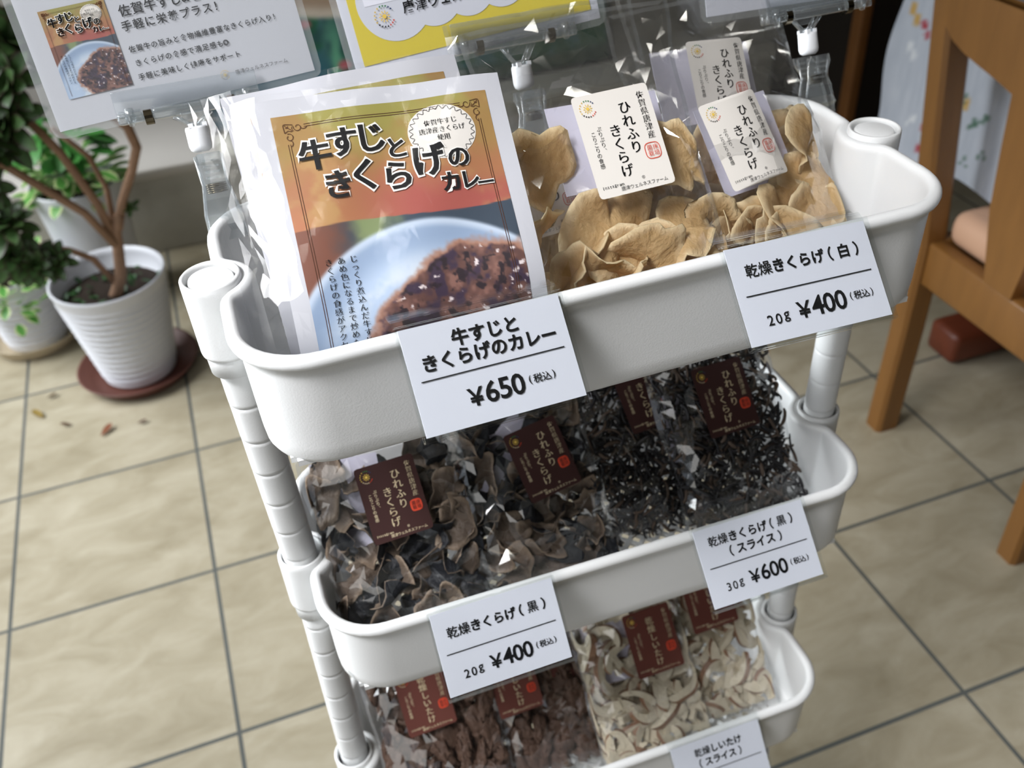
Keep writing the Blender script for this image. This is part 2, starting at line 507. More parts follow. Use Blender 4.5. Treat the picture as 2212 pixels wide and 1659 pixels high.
d2 = math.radians
TRAYS = [((-0.0017, -0.0112, 0.8704), (-0.0017, -0.0048, 0.0026), 0.003),
         ((0.0035, 0.0095, 0.6474), (-0.0072, 0.0080, -0.0036), -0.006),
         ((0.0000, 0.0002, 0.4135), (-0.0030, 0.0047, -0.0032), 0.001),
         ((0.0000, 0.0000, 0.1850), (0, 0, 0), 0.001)]
trays = [make_tray(cart, *a) for a in TRAYS]
for sx in (-1, 1):
    pts = []
    for (loc, rot, yn) in TRAYS:
        q = Matrix.Translation(loc) @ Euler(rot).to_matrix().to_4x4() @ Vector((sx * (TW / 2 + SL), yn, 0)); pts.append(q)
    for i in range(3):
        a, b = pts[i + 1] - Vector((0, 0, 0.03)), pts[i] - Vector((0, 0, 0.01))
        L = (b - a).length; m_ = MB(); prof = [(0.0110, 0)]
        k = 0.012
        while k < L:
            prof += [(0.0110, k - 0.003), (0.0110, k - 0.0005), (0.0106, k - 0.0001), (0.0106, k + 0.0001), (0.0111, k + 0.0005), (0.0111, k + 0.003)]; k += 0.0268
        prof.append((0.0110, L))
        R_ = (b - a).to_track_quat('Z', 'Y').to_matrix()
        m_.lathe(prof, (0, 0, 0), 28, M=R_)
        m_.build('pole', M['white'], cart, a)
    c_ = MB(); top = pts[0]
    c_.lathe([(0, 0.0030), (0.0100, 0.0030), (0.0112, 0.0024), (0.0116, 0.001), (0.0116, -0.010)], (0, 0, 0), 32)
    c_.build('pole_cap', M['white'], cart, top)
    lo = pts[3]
    l_ = MB(); l_.lathe([(0.010, -0.16), (0.011, -0.16), (0.011, -0.03), (0, -0.03)], (0, 0, 0), 20); l_.build('pole', M['white'], cart, lo)
for sx in (-1, 1):
    for sy in (-1, 1):
        w_ = MB(); w_.lathe([(0, -0.008), (0.024, -0.008), (0.027, -0.005), (0.027, 0.005), (0.024, 0.008), (0, 0.008)], (0, 0, 0), 24, M=Matrix.Rotation(math.pi / 2, 3, 'X'))
        w_.box((0, 0, 0.055), (0.02, 0.02, 0.09))
        w_.build('caster', simple('grey_caster', rgb(150, 150, 150), 0.5) if 'gc' not in M else M['gc'], cart, (sx * 0.15, sy * 0.055, 0.027))

# ------------------------------------------------------------------ price cards
PW, PH = 0.081, 0.0525
def price_card(loc, deg, lines, weight, price, label):
    root = empty('price_card', M=frame(loc, *deg)); tag(root, label, 'price tag', 'price cards hung on the cart trays')
    fn = lambda x, y, off=0.0: Vector((x, -off, y))
    c = MB()
    c.box((0, 0.0006, 0), (PW - 0.003, 0.0008, PH - 0.003), 0)
    f2 = lambda x, y, off=0.0: Vector((x, -off - 0.0001, y))
    ytop = PH / 2
    def Y(fr): return ytop - fr * PH
    def X(u): return -PW / 2 + u * PW
    sz = 0.0079 if len(lines) > 1 else 0.0073
    if len(lines) == 2:
        if 'カレー' in lines[1]: sz = 0.0083
        else: sz = 0.0070
        put_row(c, f2, lines[0], X(0.50), Y(0.20), sz, 1, bold=0.03); put_row(c, f2, lines[1], X(0.50), Y(0.365), sz, 1, bold=0.03)
    else:
        put_row(c, f2, lines[0], X(0.51), Y(0.275), sz, 1, bold=0.03)
    strip(c, f2, [(X(0.07), Y(0.505)), (X(0.93), Y(0.505))], 0.00055, 1)
    if price:
        if weight: put_row(c, f2, weight, X(0.235), Y(0.765), 0.0072, 1, bold=0.008)
        px = 0.535 if weight else 0.47
        put_row(c, f2, '￥', X(px - 0.122), Y(0.735), 0.0110, 1, bold=0.02)
        put_row(c, f2, price, X(px + 0.052), Y(0.722), 0.0135, 1, bold=0.016, track=0.77)
        put_row(c, f2, '(税込)', X(px + 0.28), Y(0.715), 0.0045, 1, bold=0.012)
    c.build('paper_card', [M['paper'], M['ink']], root)
    a = MB()
    a.box((0, -0.0014, 0), (PW, 0.0010, PH)); a.box((0, 0.0022, 0), (PW, 0.0010, PH))
    a.box((0, 0.0004, -PH / 2 - 0.0004), (PW, 0.0046, 0.0010))
    # bent lip that hooks back over the tray rim
    t = math.radians(-deg[0])
    pts = []
    for k in range(7):
        ang = math.pi / 2 - (math.pi / 2 + 0.25) * k / 6
        pts.append((0.0022 + 0.004 * (1 - math.sin(ang)) , PH / 2 + 0.004 * math.cos(ang)))
    dy, dz = math.cos(t), math.sin(t)
    dy, dz = math.cos(t * 0.93), math.sin(t * 0.93)
    pts.append((pts[-1][0] + dy * 0.005, pts[-1][1] + dz * 0.005))
    V = []; F = []
    for y, z in pts:
        for x in (-PW / 2, PW / 2): V += [(x, y, z), (x, y + 0.0004, z + 0.0010)]
    for i in range(len(pts) - 1):
        b = 4 * i
        F += [(b, b + 2, b + 6, b + 4), (b + 1, b + 5, b + 7, b + 3), (b, b + 4, b + 5, b + 1), (b + 2, b + 3, b + 7, b + 6)]
    a.add(V, F)
    a.build('acrylic_holder', M['acrylic'], root)
    return root
price_card((-0.0818, -0.1156, 0.8577), (-43.5, 5.3, 3.2), ['牛すじと', 'きくらげのカレー'], None, '650', 'price card reading 650 yen on the top tray')
price_card((0.0814, -0.1163, 0.8590), (-46.0, 0.3, 1.5), ['乾燥きくらげ（白）'], '20g', '400', 'price card for white fungus, 400 yen, on the top tray')
price_card((-0.0881, -0.1026, 0.6441), (-41.8, 3.1, 2.1), ['乾燥きくらげ（黒）'], '20g', '400', 'price card for black fungus, 400 yen, left on the middle tray')
price_card((0.0844, -0.1051, 0.6483), (-45.2, 0.7, 0.6), ['乾燥きくらげ（黒）', '（スライス）'], '30g', '600', 'price card for sliced black fungus, 600 yen, right on the middle tray')
price_card((0.0798, -0.1064, 0.4016), (-42.2, 2.1, 2.3), ['乾燥しいたけ', '（スライス）'], None, None, 'price card for sliced shiitake on the lowest visible tray')

# ------------------------------------------------------------------ printed pictures (colour computed per vertex)
def vnoise(x, y, seed):
    xi = np.floor(x).astype(int); yi = np.floor(y).astype(int); fx = x - xi; fy = y - yi
    fx = fx * fx * (3 - 2 * fx); fy = fy * fy * (3 - 2 * fy)
    def h(a, b):
        n = (a * 374761393 + b * 668265263 + seed * 974634777) & 0x7fffffff
        n = ((n ^ (n >> 13)) * 1274126177) & 0x7fffffff
        return ((n ^ (n >> 16)) & 0xffff) / 65535.0
    return (h(xi, yi) * (1 - fx) + h(xi + 1, yi) * fx) * (1 - fy) + (h(xi, yi + 1) * (1 - fx) + h(xi + 1, yi + 1) * fx) * fy
def fbm(x, y, seed, oct=4):
    a = 0.5; t = 0; s_ = 0
    for k in range(oct):
        t = t + a * vnoise(x * 2 ** k, y * 2 ** k, seed + k); s_ += a; a *= 0.55
    return t / s_
def lerp(a, b, f): return a + (np.asarray(b, float) - a) * f[..., None]
def sstep(a, b, x):
    t = np.clip((x - a) / (b - a), 0, 1); return t * t * (3 - 2 * t)
def tolin(c):
    c = np.clip(c, 0, 255) / 255.0
    return np.where(c <= 0.04045, c / 12.92, ((c + 0.055) / 1.055) ** 2.4)
def curry_art(u, v):
    """u to the right, v downwards, in metres on a 105 mm wide panel"""
    n = fbm(u * 60, v * 60, 3, 5); n2 = fbm(u * 25, v * 25, 11, 4)
    c = np.zeros(u.shape + (3,)); c[:] = (160, 126, 74)
    c = lerp(c, (150, 146, 74), sstep(.46, .62, n2) * sstep(.05, .0, v) * 0.9)
    c = lerp(c, (166, 112, 76), sstep(.018, .036, v + (n - .5) * .03))
    c = lerp(c, (164, 82, 76), sstep(.030, .052, v + (n2 - .5) * .05) * sstep(.02, .06, u) * .9)
    c = lerp(c, (178, 112, 78), sstep(.04, .0, u) * sstep(.04, .055, v) * .8)
    c = lerp(c, (186, 156, 98), sstep(.5, .72, n) * .6)
    # the photograph below
    ph = np.zeros_like(c); ph[:] = (58, 70, 84)
    ph = lerp(ph, (120, 74, 58), sstep(.035, .012, u + (n - .5) * .02))
    ph = lerp(ph, (126, 140, 96), sstep(.016, .004, np.abs(u - .036) + (n - .5) * .02) * sstep(.082, .062, v))
    ph = lerp(ph, (96, 60, 50), sstep(.02, .0, np.abs(u - .062)) * sstep(.64, .7, n2))
    e = np.hypot((u - .058) / .074, (v - .134) / .074)
    ph = lerp(ph, (190, 204, 222), sstep(1.02, .985, e))
    ph = lerp(ph, (142, 162, 190), sstep(.985, .93, e))
    ph = lerp(ph, (176, 194, 218), sstep(.90, .70, e))
    ph = lerp(ph, (206, 214, 222), sstep(.42, .62, n) * sstep(.85, .62, e))
    e2 = np.hypot((u - .088) / .056, (v - .118) / .043) + (n - .5) * .42 + (n2 - .5) * .25
    ph = lerp(ph, (168, 124, 104), sstep(1.08, .98, e2))
    nn = fbm(u * 260, v * 260, 21, 4); n3 = fbm(u * 130, v * 130, 31, 3)
    cu = np.zeros_like(c); cu[:] = (98, 68, 62)
    cu = lerp(cu, (136, 98, 88), sstep(.5, .72, n3)); cu = lerp(cu, (62, 48, 66), sstep(.52, .36, n3))
    cu = lerp(cu, (44, 34, 40), sstep(.44, .30, nn)); cu = lerp(cu, (226, 214, 214), sstep(.70, .78, nn))
    ph = lerp(ph, (0, 0, 0), np.zeros_like(u))
    k = sstep(1.0, .94, e2)[..., None]
    ph = ph * (1 - k) + cu * k
    k = sstep(.0563, .0567, v + .0012 * np.sin(u * 60))[..., None]
    c = c * (1 - k) + ph * k
    return c
def art_sheet(mb, fn, x0, y0, w, h, nx, ny, art, scale, mi, cols, off=0.0002):
    """adds a w x h picture with its top left at x0,y0; appends linear colours"""
    i, j = np.meshgrid(np.arange(nx + 1), np.arange(ny + 1))
    U = i / nx * w; V = j / ny * h
    C = tolin(art(U * scale, V * scale))
    P = [fn(x0 + a, y0 - b, off) for a, b in zip(U.ravel(), V.ravel())]
    o = len(mb.v)
    while len(cols) < o: cols.append((1, 1, 1, 1))
    cols.extend([(r, g, b, 1.0) for r, g, b in C.reshape(-1, 3)])
    mb.add(P, [(q * (nx + 1) + p, (q + 1) * (nx + 1) + p, (q + 1) * (nx + 1) + p + 1, q * (nx + 1) + p + 1) for q in range(ny) for p in range(nx)], mi, True)
M['print'] = vcol('printed_picture', 0.5, 0.35)

def corner_scroll(mb, fn, x, y, sx, sy, s_, mi):
    """little leaf and curls in a frame corner; sx, sy point inwards"""
    def Pt(a, b): return (x + sx * a * s_, y + sy * b * s_)
    def arc(cx, cy, r, a0, a1, n=14, dr=0.0): return [Pt(cx + (r + dr * k / n) * math.cos(math.radians(a0 + (a1 - a0) * k / n)), cy + (r + dr * k / n) * math.sin(math.radians(a0 + (a1 - a0) * k / n))) for k in range(n + 1)]
    w = 0.00032
    off = 0.0005
    strip(mb, fn, [Pt(.2, 3.4), Pt(0, .6), Pt(.2, .1), Pt(.9, 0), Pt(3.6, .4), Pt(3.0, 1.8), Pt(3.5, 2.8), Pt(2.6, 3.0), Pt(1.6, 2.6), Pt(.2, 3.4)], w, mi, off)
    strip(mb, fn, [Pt(.5, .5), Pt(3.0, 2.6)], w, mi, off); strip(mb, fn, [Pt(.7, 1.4), Pt(1.6, 1.4), Pt(1.8, .7)], w, mi, off)
    strip(mb, fn, arc(5.3, 1.6, 1.6, 200, -170, 20, -0.9), w, mi, off); strip(mb, fn, arc(1.6, 5.3, 1.6, 250, 610, 20, -0.9), w, mi, off)
    strip(mb, fn, arc(7.5, 1.2, 1.3, 160, 20, 8), w, mi, off); strip(mb, fn, arc(1.2, 7.6, 1.3, -70, 70, 8), w, mi, off)

BRUSH = dict(brush=True, bold=-0.012)
def curry_front(mb, fn, cols, w, detail=True):
    """the printed panel, drawn at width w (0.105 is life size); x from -w/2, top at y=0"""
    k = w / 0.105; hh = 0.140
    nx, ny = (190, 240) if detail else (90, 120)
    art_sheet(mb, fn, -w / 2, 0, w, hh * k, nx, ny, curry_art, 1 / k, 1, cols, 0.0002)
    X = lambda u: -w / 2 + u * k
    Y = lambda v: -v * k
    B, WH, IV = 2, 3, 4
    a, b = .0056, .0056
    for d in (0, .0011):
        for xx, s1 in ((a + d, 1), (.105 - a - d, -1)):
            strip(mb, fn, [(X(xx), Y(b + .0085)), (X(xx), Y(hh - .004))], .00028 * k, B, .0004)
        strip(mb, fn, [(X(a + .0088), Y(b + d - .0004)), (X(.105 - a - .0088), Y(b + d - .0004))], .00028 * k, B, .0004)
    corner_scroll(mb, fn, X(.0048), Y(.0042), 1, -1, .00125 * k, B)
    corner_scroll(mb, fn, X(.105 - .0048), Y(.0042), -1, -1, .00125 * k, B)
    # medallion
    mx, my = X(.0789), Y(.0182)
    disc(mb, fn, mx, my, .0168 * k, .0138 * k, IV, .0004, 48)
    pts = [(mx + (.0152 + .0009 * math.sin(t * 26)) * k * math.cos(t), my + (.0124 + .0009 * math.sin(t * 26)) * k * math.sin(t)) for t in [2 * math.pi * q / 208 for q in range(209)]]
    strip(mb, fn, pts, .0003 * k, 5, .0006)
    for yy, tx in ((.0132, '佐賀牛すじ'), (.0172, '唐津産きくらげ'), (.0212, '使用')):
        put_row(mb, fn, tx, mx, Y(yy), .0033 * k, 6, off=.0007, rot=0.02, **BRUSH)
    for ch, u, v, z in (('牛', .0162, .0216, .0158), ('す', .0298, .0172, .0158), ('じ', .0432, .0166, .0158), ('と', .0548, .0232, .0115), ('き', .0238, .0374, .0150),
                        ('く', .0370, .0344, .0165), ('ら', .0523, .0370, .0160), ('げ', .0685, .0318, .0172), ('の', .0835, .0322, .0118), ('カ', .0772, .0440, .0108), ('レ', .0866, .0440, .0105), ('ー', .0946, .0462, .0092)):
        put_char(mb, fn, ch, X(u), Y(v), z * k, WH, bold=0.075, off=.0008)
        put_char(mb, fn, ch, X(u), Y(v), z * k, B + 4, off=.0011, brush=True, bold=0.012)
    for u, tx in ((.0236, 'じっくり煮込んだ牛すじと'), (.0178, 'あめ色になるまで炒めた玉'), (.0120, 'きくらげの食感がアクセン')):
        put_col(mb, fn, tx, X(u), Y(.0715), .0038 * k, 6, 1.02, off=.0007, **BRUSH)
CURRY_MATS = lambda: [M['pouch'], M['print'], M['brownink'], M['whiteink'], M['labelwhite'], M['greyink'], M['ink']]

# ------------------------------------------------------------------ crumpled film
def crumple(seed, w, h, amp, nfold=14):
    R_ = random.Random(seed); L = []
    for k in range(nfold):
        L.append((R_.uniform(-w / 2, w / 2), R_.uniform(0, h), R_.uniform(0, math.pi), R_.uniform(.004, .016), R_.uniform(.35, 1.0) * amp * R_.choice((-1, 1)), R_.uniform(.02, .07)))
    def f(x, z):
        t = 0
        for cx, cz, a, wd, am, ln in L:
            dx, dz = x - cx, z - cz
            d = abs(-dx * math.sin(a) + dz * math.cos(a)); e = abs(dx * math.cos(a) + dz * math.sin(a))
            if d < wd and e < ln: t += am * (1 - d / wd) * (1 - (e / ln) ** 2)
        return t + amp * .5 * (noise.noise(Vector((x * 70, z * 70, seed * 3.1))))
    return f

def facets(mb, nu, nv, fn, seed):
    """crinkled sheet: irregular flat triangles"""
    R_ = random.Random(seed + 999); P = []
    for j in range(nv + 1):
        for i in range(nu + 1):
            u, v = i / nu, j / nv
            if 0 < i < nu: u += R_.uniform(-.38, .38) / nu
            if 0 < j < nv: v += R_.uniform(-.38, .38) / nv
            P.append(fn(u, v))
    F = []
    for j in range(nv):
        for i in range(nu):
            a = j * (nu + 1) + i; b, c, d = a + 1, a + nu + 2, a + nu + 1
            F += [(a, b, c), (a, c, d)] if R_.random() < .5 else [(a, b, d), (b, c, d)]
    mb.add(P, F, 0, False)

# ------------------------------------------------------------------ curry packets
def curry_packet(loc, deg, label, seed):
    root = empty('curry_packet', M=frame(loc, *deg))      # origin at the top middle of the printed panel
    tag(root, label, 'food packet', 'curry packets in the top tray')
    R0 = 0.085
    def bend(s, n):
        """s: distance below the top, n: distance in front -> local y, z; the foot of the packet curls upright"""
        a0 = max(0.0, s - R0); ang = min(a0 / 0.040, 1.0) * 0.72
        s0 = min(s, R0)
        yy = 0.0; zz = -s0
        if a0 > 0:
            st = 12
            for q in range(st):
                aa = min((a0 * (q + .5) / st) / 0.040, 1.0) * 0.72
                yy += a0 / st * math.sin(aa); zz -= a0 / st * math.cos(aa)
        return yy - n * math.cos(ang), zz - n * math.sin(ang) * 0
    wav = lambda x, s: 0.0011 * math.sin(x * 55 + seed) * math.exp(-s * 16) + 0.0006 * math.sin(x * 120 + s * 60)
    def fn(x, y, off=0.0):
        yy, zz = bend(-y, off + .006 - wav(x, -y) + .0035 * math.cos(x * 22)); return Vector((x, yy, zz))
    PWD, top, bot = 0.122, 0.0085, -0.1475
    mb = MB(); cols = []
    # white card with thickness
    mb.grid(20, 24, lambda u, v: fn(-PWD / 2 + u * PWD, top + (bot - top) * v, 0.0), 0)
    mb.grid(20, 24, lambda u, v: fn(PWD / 2 - u * PWD, top + (bot - top) * v, -0.004), 0)
    curry_front(mb, fn, cols, 0.105)
    while len(cols) < len(mb.v): cols.append((1, 1, 1, 1))
    mb.build('printed_card', CURRY_MATS(), root, cols=cols)
    fb = MB(); cr = crumple(seed, 0.14, 0.17, 0.0032, 18)
    FW, FT, FB = 0.140, 0.0105, -0.150
    cx0 = -0.006
    def ff(u, v, front):
        x = cx0 - FW / 2 + u * FW; y = FT + (FB - FT) * v
        edge = min(u, 1 - u) * 2
        side = max(0.0, (abs(x) - 0.055) / 0.015)
        b = fn(x, y, (0.0022 + 0.10 * abs(cr(x, -y)) + min(side, 1.0) * 0.0016 * abs(noise.noise(Vector((x * 330, y * 26, seed * 5.0)))) + min(side, 1.0) * 0.12 * abs(cr(x, -y))) if front else -0.0065 - 0.5 * abs(cr(-x, -y)))
        if side > 0: b.y += (0.004 if front else -0.002) * min(side, 1.0)
        return b
    facets(fb, 46, 20, lambda u, v: ff(u, v, True), seed); fb.grid(16, 14, lambda u, v: ff(1 - u, v, False), 0, True)
    fb.build('clear_sleeve', M['sleeve'], root)
    return root
curry_packet((-0.0975, -0.0005, 0.9375), (-45.0, 1.3, 3.5), 'front curry packet with the full title visible in the top tray', 1)
curry_packet((-0.1085, 0.0335, 0.9350), (-42.0, 0.3, -0.9), 'rear curry packet mostly hidden behind the front curry packet', 4)

# ------------------------------------------------------------------ bag labels
LW, LH = 0.0405, 0.0520
def sun_logo(mb, fn, cx, cy, r, off=0.0003, mats=(3, 4, 5, 6, 1)):
    gold, green, blue, red, ink = mats
    disc(mb, fn, cx, cy, r * .2, r * .2, gold, off, 14)
    for k in range(10):
        a = 2 * math.pi * k / 10; strip(mb, fn, [(cx + r * .28 * math.cos(a), cy + r * .28 * math.sin(a)), (cx + r * .5 * math.cos(a), cy + r * .5 * math.sin(a))], r * .09, gold, off)
    seq = [(35, blue), (52, blue), (69, green), (86, green), (103, green), (122, gold), (145, gold), (165, gold), (185, gold), (205, gold), (225, ink), (243, ink), (260, ink), (277, ink), (294, red), (311, red), (326, red)]
    for a, m in seq:
        a = math.radians(a); c_, s_ = math.cos(a), math.sin(a)
        strip(mb, fn, [(cx + r * (.80 * c_ - .04 * s_), cy + r * (.80 * s_ + .04 * c_)), (cx + r * (.95 * c_ + .03 * s_), cy + r * (.95 * s_ - .03 * c_))], r * .075, m, off); strip(mb, fn, [(cx + r * (.92 * c_ - .09 * s_), cy + r * (.92 * s_ + .09 * c_)), (cx + r * (.9 * c_ + .07 * s_), cy + r * (.9 * s_ - .07 * c_))], r * .07, m, off)
def bag_label(parent, kind, cx, cz, roll, k=1.0, ypl=-0.0145, bend=0.0):
    base, ink = {'white': (M['labelwhite'], M['ink']), 'black': (M['labelbrown'], M['creamink']), 'red': (M['labelred'], M['creamink'])}[kind]
    cr, sr = math.cos(math.radians(roll)), math.sin(math.radians(roll))
    def fn(x, y, off=0.0):
        dz = bend * (x / 0.02) ** 2 if x > 0 else 0.25 * bend * (x / 0.02) ** 2
        return Vector((cx + x * cr - y * sr, ypl + dz - off, cz + x * sr + y * cr))
    mb = MB(); w, h = LW * k, LH * k
    rrect(mb, fn, w, h, 0.0022, 0)
    X = lambda u: -w / 2 + u * w
    Y = lambda v: h / 2 - v * h
    small = 2 if kind == 'white' else 1
    put_col(mb, fn, '佐賀県唐津産', X(.87), Y(.07), .0041 * k, 1, 1.0, **BRUSH)
    if kind == 'red':
        put_col(mb, fn, '乾燥しいたけ', X(.52), Y(.13), .0066 * k, 1, 1.0, brush=True, bold=0.0)
    else:
        put_col(mb, fn, 'ひれふり', X(.63), Y(.13), .0068 * k, 1, 1.0, brush=True, bold=-.004)
        put_col(mb, fn, 'きくらげ', X(.43), Y(.33), .0068 * k, 1, 1.0, brush=True, bold=-.004)
        put_col(mb, fn, '®', X(.61), Y(.86), .0022 * k, 1)
    put_col(mb, fn, 'ぷりぷり、', X(.235), Y(.32), .0027 * k, 1, 1.0, bold=0.0)
    put_col(mb, fn, 'こりこりの食感', X(.145), Y(.36), .0027 * k, 1, 1.0, bold=0.0)
    sun_logo(mb, fn, X(.175), Y(.135), .0046 * k)
    # red seal
    sx, sy, sr_ = X(.83), Y(.655), .0040 * k
    if kind == 'white':
        ring = [(sx + sr_ * math.copysign(abs(math.cos(t)) ** .6, math.cos(t)), sy + sr_ * math.copysign(abs(math.sin(t)) ** .6, math.sin(t))) for t in [2 * math.pi * q / 40 for q in range(41)]]
        strip(mb, fn, ring, .0004 * k, 6); sc_ = 6
    else:
        P = [fn(sx + sr_ * math.copysign(abs(math.cos(t)) ** .6, math.cos(t)), sy + sr_ * math.copysign(abs(math.sin(t)) ** .6, math.sin(t)), .0003) for t in [2 * math.pi * q / 40 for q in range(40)]]
        mb.add(P, [tuple(range(40))], 6); sc_ = 0
    put_col(mb, fn, '菌栽', sx - .0016 * k, sy + .0030 * k, .0030 * k, sc_, 1.0, off=.0006); put_col(mb, fn, '床培', sx + .0016 * k, sy + .0030 * k, .0030 * k, sc_, 1.0, off=.0006)
    put_row(mb, fn, 'Instagram', X(.20), Y(.905), .0024 * k, 1, .86)
    put_row(mb, fn, '唐津ウェルネスファーム', X(.60), Y(.945), .0024 * k, small, .95)
    return mb.build('label', [base, ink, M['greyink'], M['goldink'], M['greenink'], M['blueink'], M['redink']], parent)

# ------------------------------------------------------------------ dried goods
def fungus_mat(name, c1, c2, rim, back=None, trans=0.25, rough=0.55):
    t = NT(name); o = t.obj()
    n1 = t.noise(55, 4, .6, o, .8); n2 = t.noise(240, 3, .6, o)
    c = t.mix(t.math('MULTIPLY', n1.outputs['Fac'], 1.0), c1, c2)
    a = t.n('ShaderNodeAttribute', attribute_name='Col')
    c = t.mix(a.outputs['Fac'], c, rim)
    if back is not None:
        g = t.n('ShaderNodeAttribute', attribute_name='Side')
        c = t.mix(g.outputs['Fac'], c, back)
    b = t.pbsdf(c, rough, 0.35)
    t.l(t.bump(t.math('ADD', n1.outputs['Fac'], t.math('MULTIPLY', n2.outputs['Fac'], .5)), .0024), b.inputs['Normal'])
    if not trans: return t.done(b.outputs[0])
    tr = t.n('ShaderNodeBsdfTranslucent'); t.l(c, tr.inputs[0])
    mx = t.n('ShaderNodeMixShader'); mx.inputs[0].default_value = trans
    t.l(b.outputs[0], mx.inputs[1]); t.l(tr.outputs[0], mx.inputs[2])
    return t.done(mx.outputs[0])
M['wfung'] = fungus_mat('dried_white_fungus', rgb(192, 150, 94), rgb(238, 212, 162), rgb(252, 234, 194), trans=0.40)
M['bfung'] = fungus_mat('dried_black_fungus', rgb(112, 96, 82), rgb(72, 62, 55), rgb(140, 122, 104), back=rgb(24, 26, 32), trans=0)
M['shred'] = simple('black_fungus_shreds', rgb(34, 33, 36), 0.45, 0.4, .5, 90)
M['shred2'] = simple('brown_fungus_shreds', rgb(88, 74, 64), 0.55, 0.3, .4, 90)
M['cap'] = fungus_mat('dried_shiitake_cap', rgb(58, 42, 37), rgb(112, 86, 70), rgb(50, 36, 31), trans=0)
M['slice'] = fungus_mat('shiitake_flesh', rgb(192, 176, 146), rgb(236, 229, 208), rgb(150, 118, 88), trans=0.1)
M['slicerim'] = fungus_mat('shiitake_skin', rgb(112, 78, 62), rgb(160, 126, 98), rgb(90, 60, 50), trans=0)

def petal_mesh(name, r, seed, ruf, mat, thick=0.0009):
    R_ = random.Random(seed); nr, na = 7, 30
    ph = [R_.uniform(0, 6.28) for _ in range(8)]; k1, k2 = R_.choice((2, 3)), R_.choice((4, 5, 6))
    el = R_.uniform(.6, .95); cup = R_.uniform(-14, 22) if r > .02 else R_.choice((-1, 1)) * R_.uniform(18, 55); cut = R_.uniform(0.15, .5)
    P = []; C = []
    def pt(rho, th):
        rr = r * (1 + .18 * math.sin(2 * th + ph[0]) + .10 * math.sin(3 * th + ph[1]) + .06 * math.sin(7 * th + ph[2])) * (1 - cut * math.exp(-((th - math.pi) / .45) ** 2))
        x = rho * rr * math.cos(th); y = rho * rr * math.sin(th) * el
        z = cup * (x * x * .7 + y * y * 1.2) + ruf * r * rho ** 2 * math.sin(k1 * th + ph[3]) + ruf * .45 * r * rho ** 3 * math.sin(k2 * th + ph[4])
        z += .12 * r * noise.noise(Vector((x * 60, y * 60, seed))) + .05 * r * rho * noise.noise(Vector((x * 190, y * 190, seed + 3))) + .035 * r * rho * math.sin(11 * th + ph[5] + 3 * rho)
        a = x / r * R_0
        return Vector((x, y, z))
    R_0 = R_.uniform(-.6, .6)
    top = [pt(0, 0)] + [pt(i / nr, 2 * math.pi * k / na) for i in range(1, nr + 1) for k in range(na)]
    F = [(0, 1 + k, 1 + (k + 1) % na) for k in range(na)] + [(1 + (i * na) + k, 1 + (i + 1) * na + k, 1 + (i + 1) * na + (k + 1) % na, 1 + i * na + (k + 1) % na) for i in range(nr - 1) for k in range(na)]
    bot = [p - Vector((0, 0, thick)) for p in top]
    n = len(top)
    V = top + bot
    FF = F + [tuple(i + n for i in f[::-1]) for f in F]
    b = 1 + (nr - 1) * na
    FF += [(b + k, b + k + n, b + (k + 1) % na + n, b + (k + 1) % na) for k in range(na)]
    me = bpy.data.meshes.new(name); me.from_pydata([tuple(p) for p in V], [], FF)
    me.materials.append(mat)
    me.polygons.foreach_set('use_smooth', [True] * len(FF))
    ca = me.color_attributes.new('Col', 'FLOAT_COLOR', 'POINT'); cs = me.color_attributes.new('Side', 'FLOAT_COLOR', 'POINT')
    for i in range(2 * n):
        j = i % n
        e = 0.0 if j == 0 else ((j - 1) // na + 1) / nr
        q = max(0, (e - .72) / .28)
        ca.data[i].color = (q, q, q, 1); sd = 1.0 if i >= n else 0.0; cs.data[i].color = (sd, sd, sd, 1)
    me.update(); return me
def lump_mesh(name, r, seed, mat):
    bm = bmesh.new(); bmesh.ops.create_icosphere(bm, subdivisions=4, radius=r)
    R_ = random.Random(seed); fl_ = R_.uniform(.5, .75); st = R_.uniform(.8, 1.2)
    for v in bm.verts:
        d = v.co.normalized()
        q = 1 + .5 * (noise.fractal(d * 1.7 + Vector((seed * 7.1, 0, 0)), 1.0, 2.0, 4)) + .16 * noise.noise(d * 9 + Vector((0, seed * 3.3, 0)))
        v.co = Vector((d.x * r * q * st, d.y * r * q, d.z * r * q * fl_))
        if d.z < -.1: v.co.z *= .45
    me = bpy.data.meshes.new(name); bm.to_mesh(me); bm.free(); me.materials.append(mat)
    me.polygons.foreach_set('use_smooth', [True] * len(me.polygons)); me.update(); return me
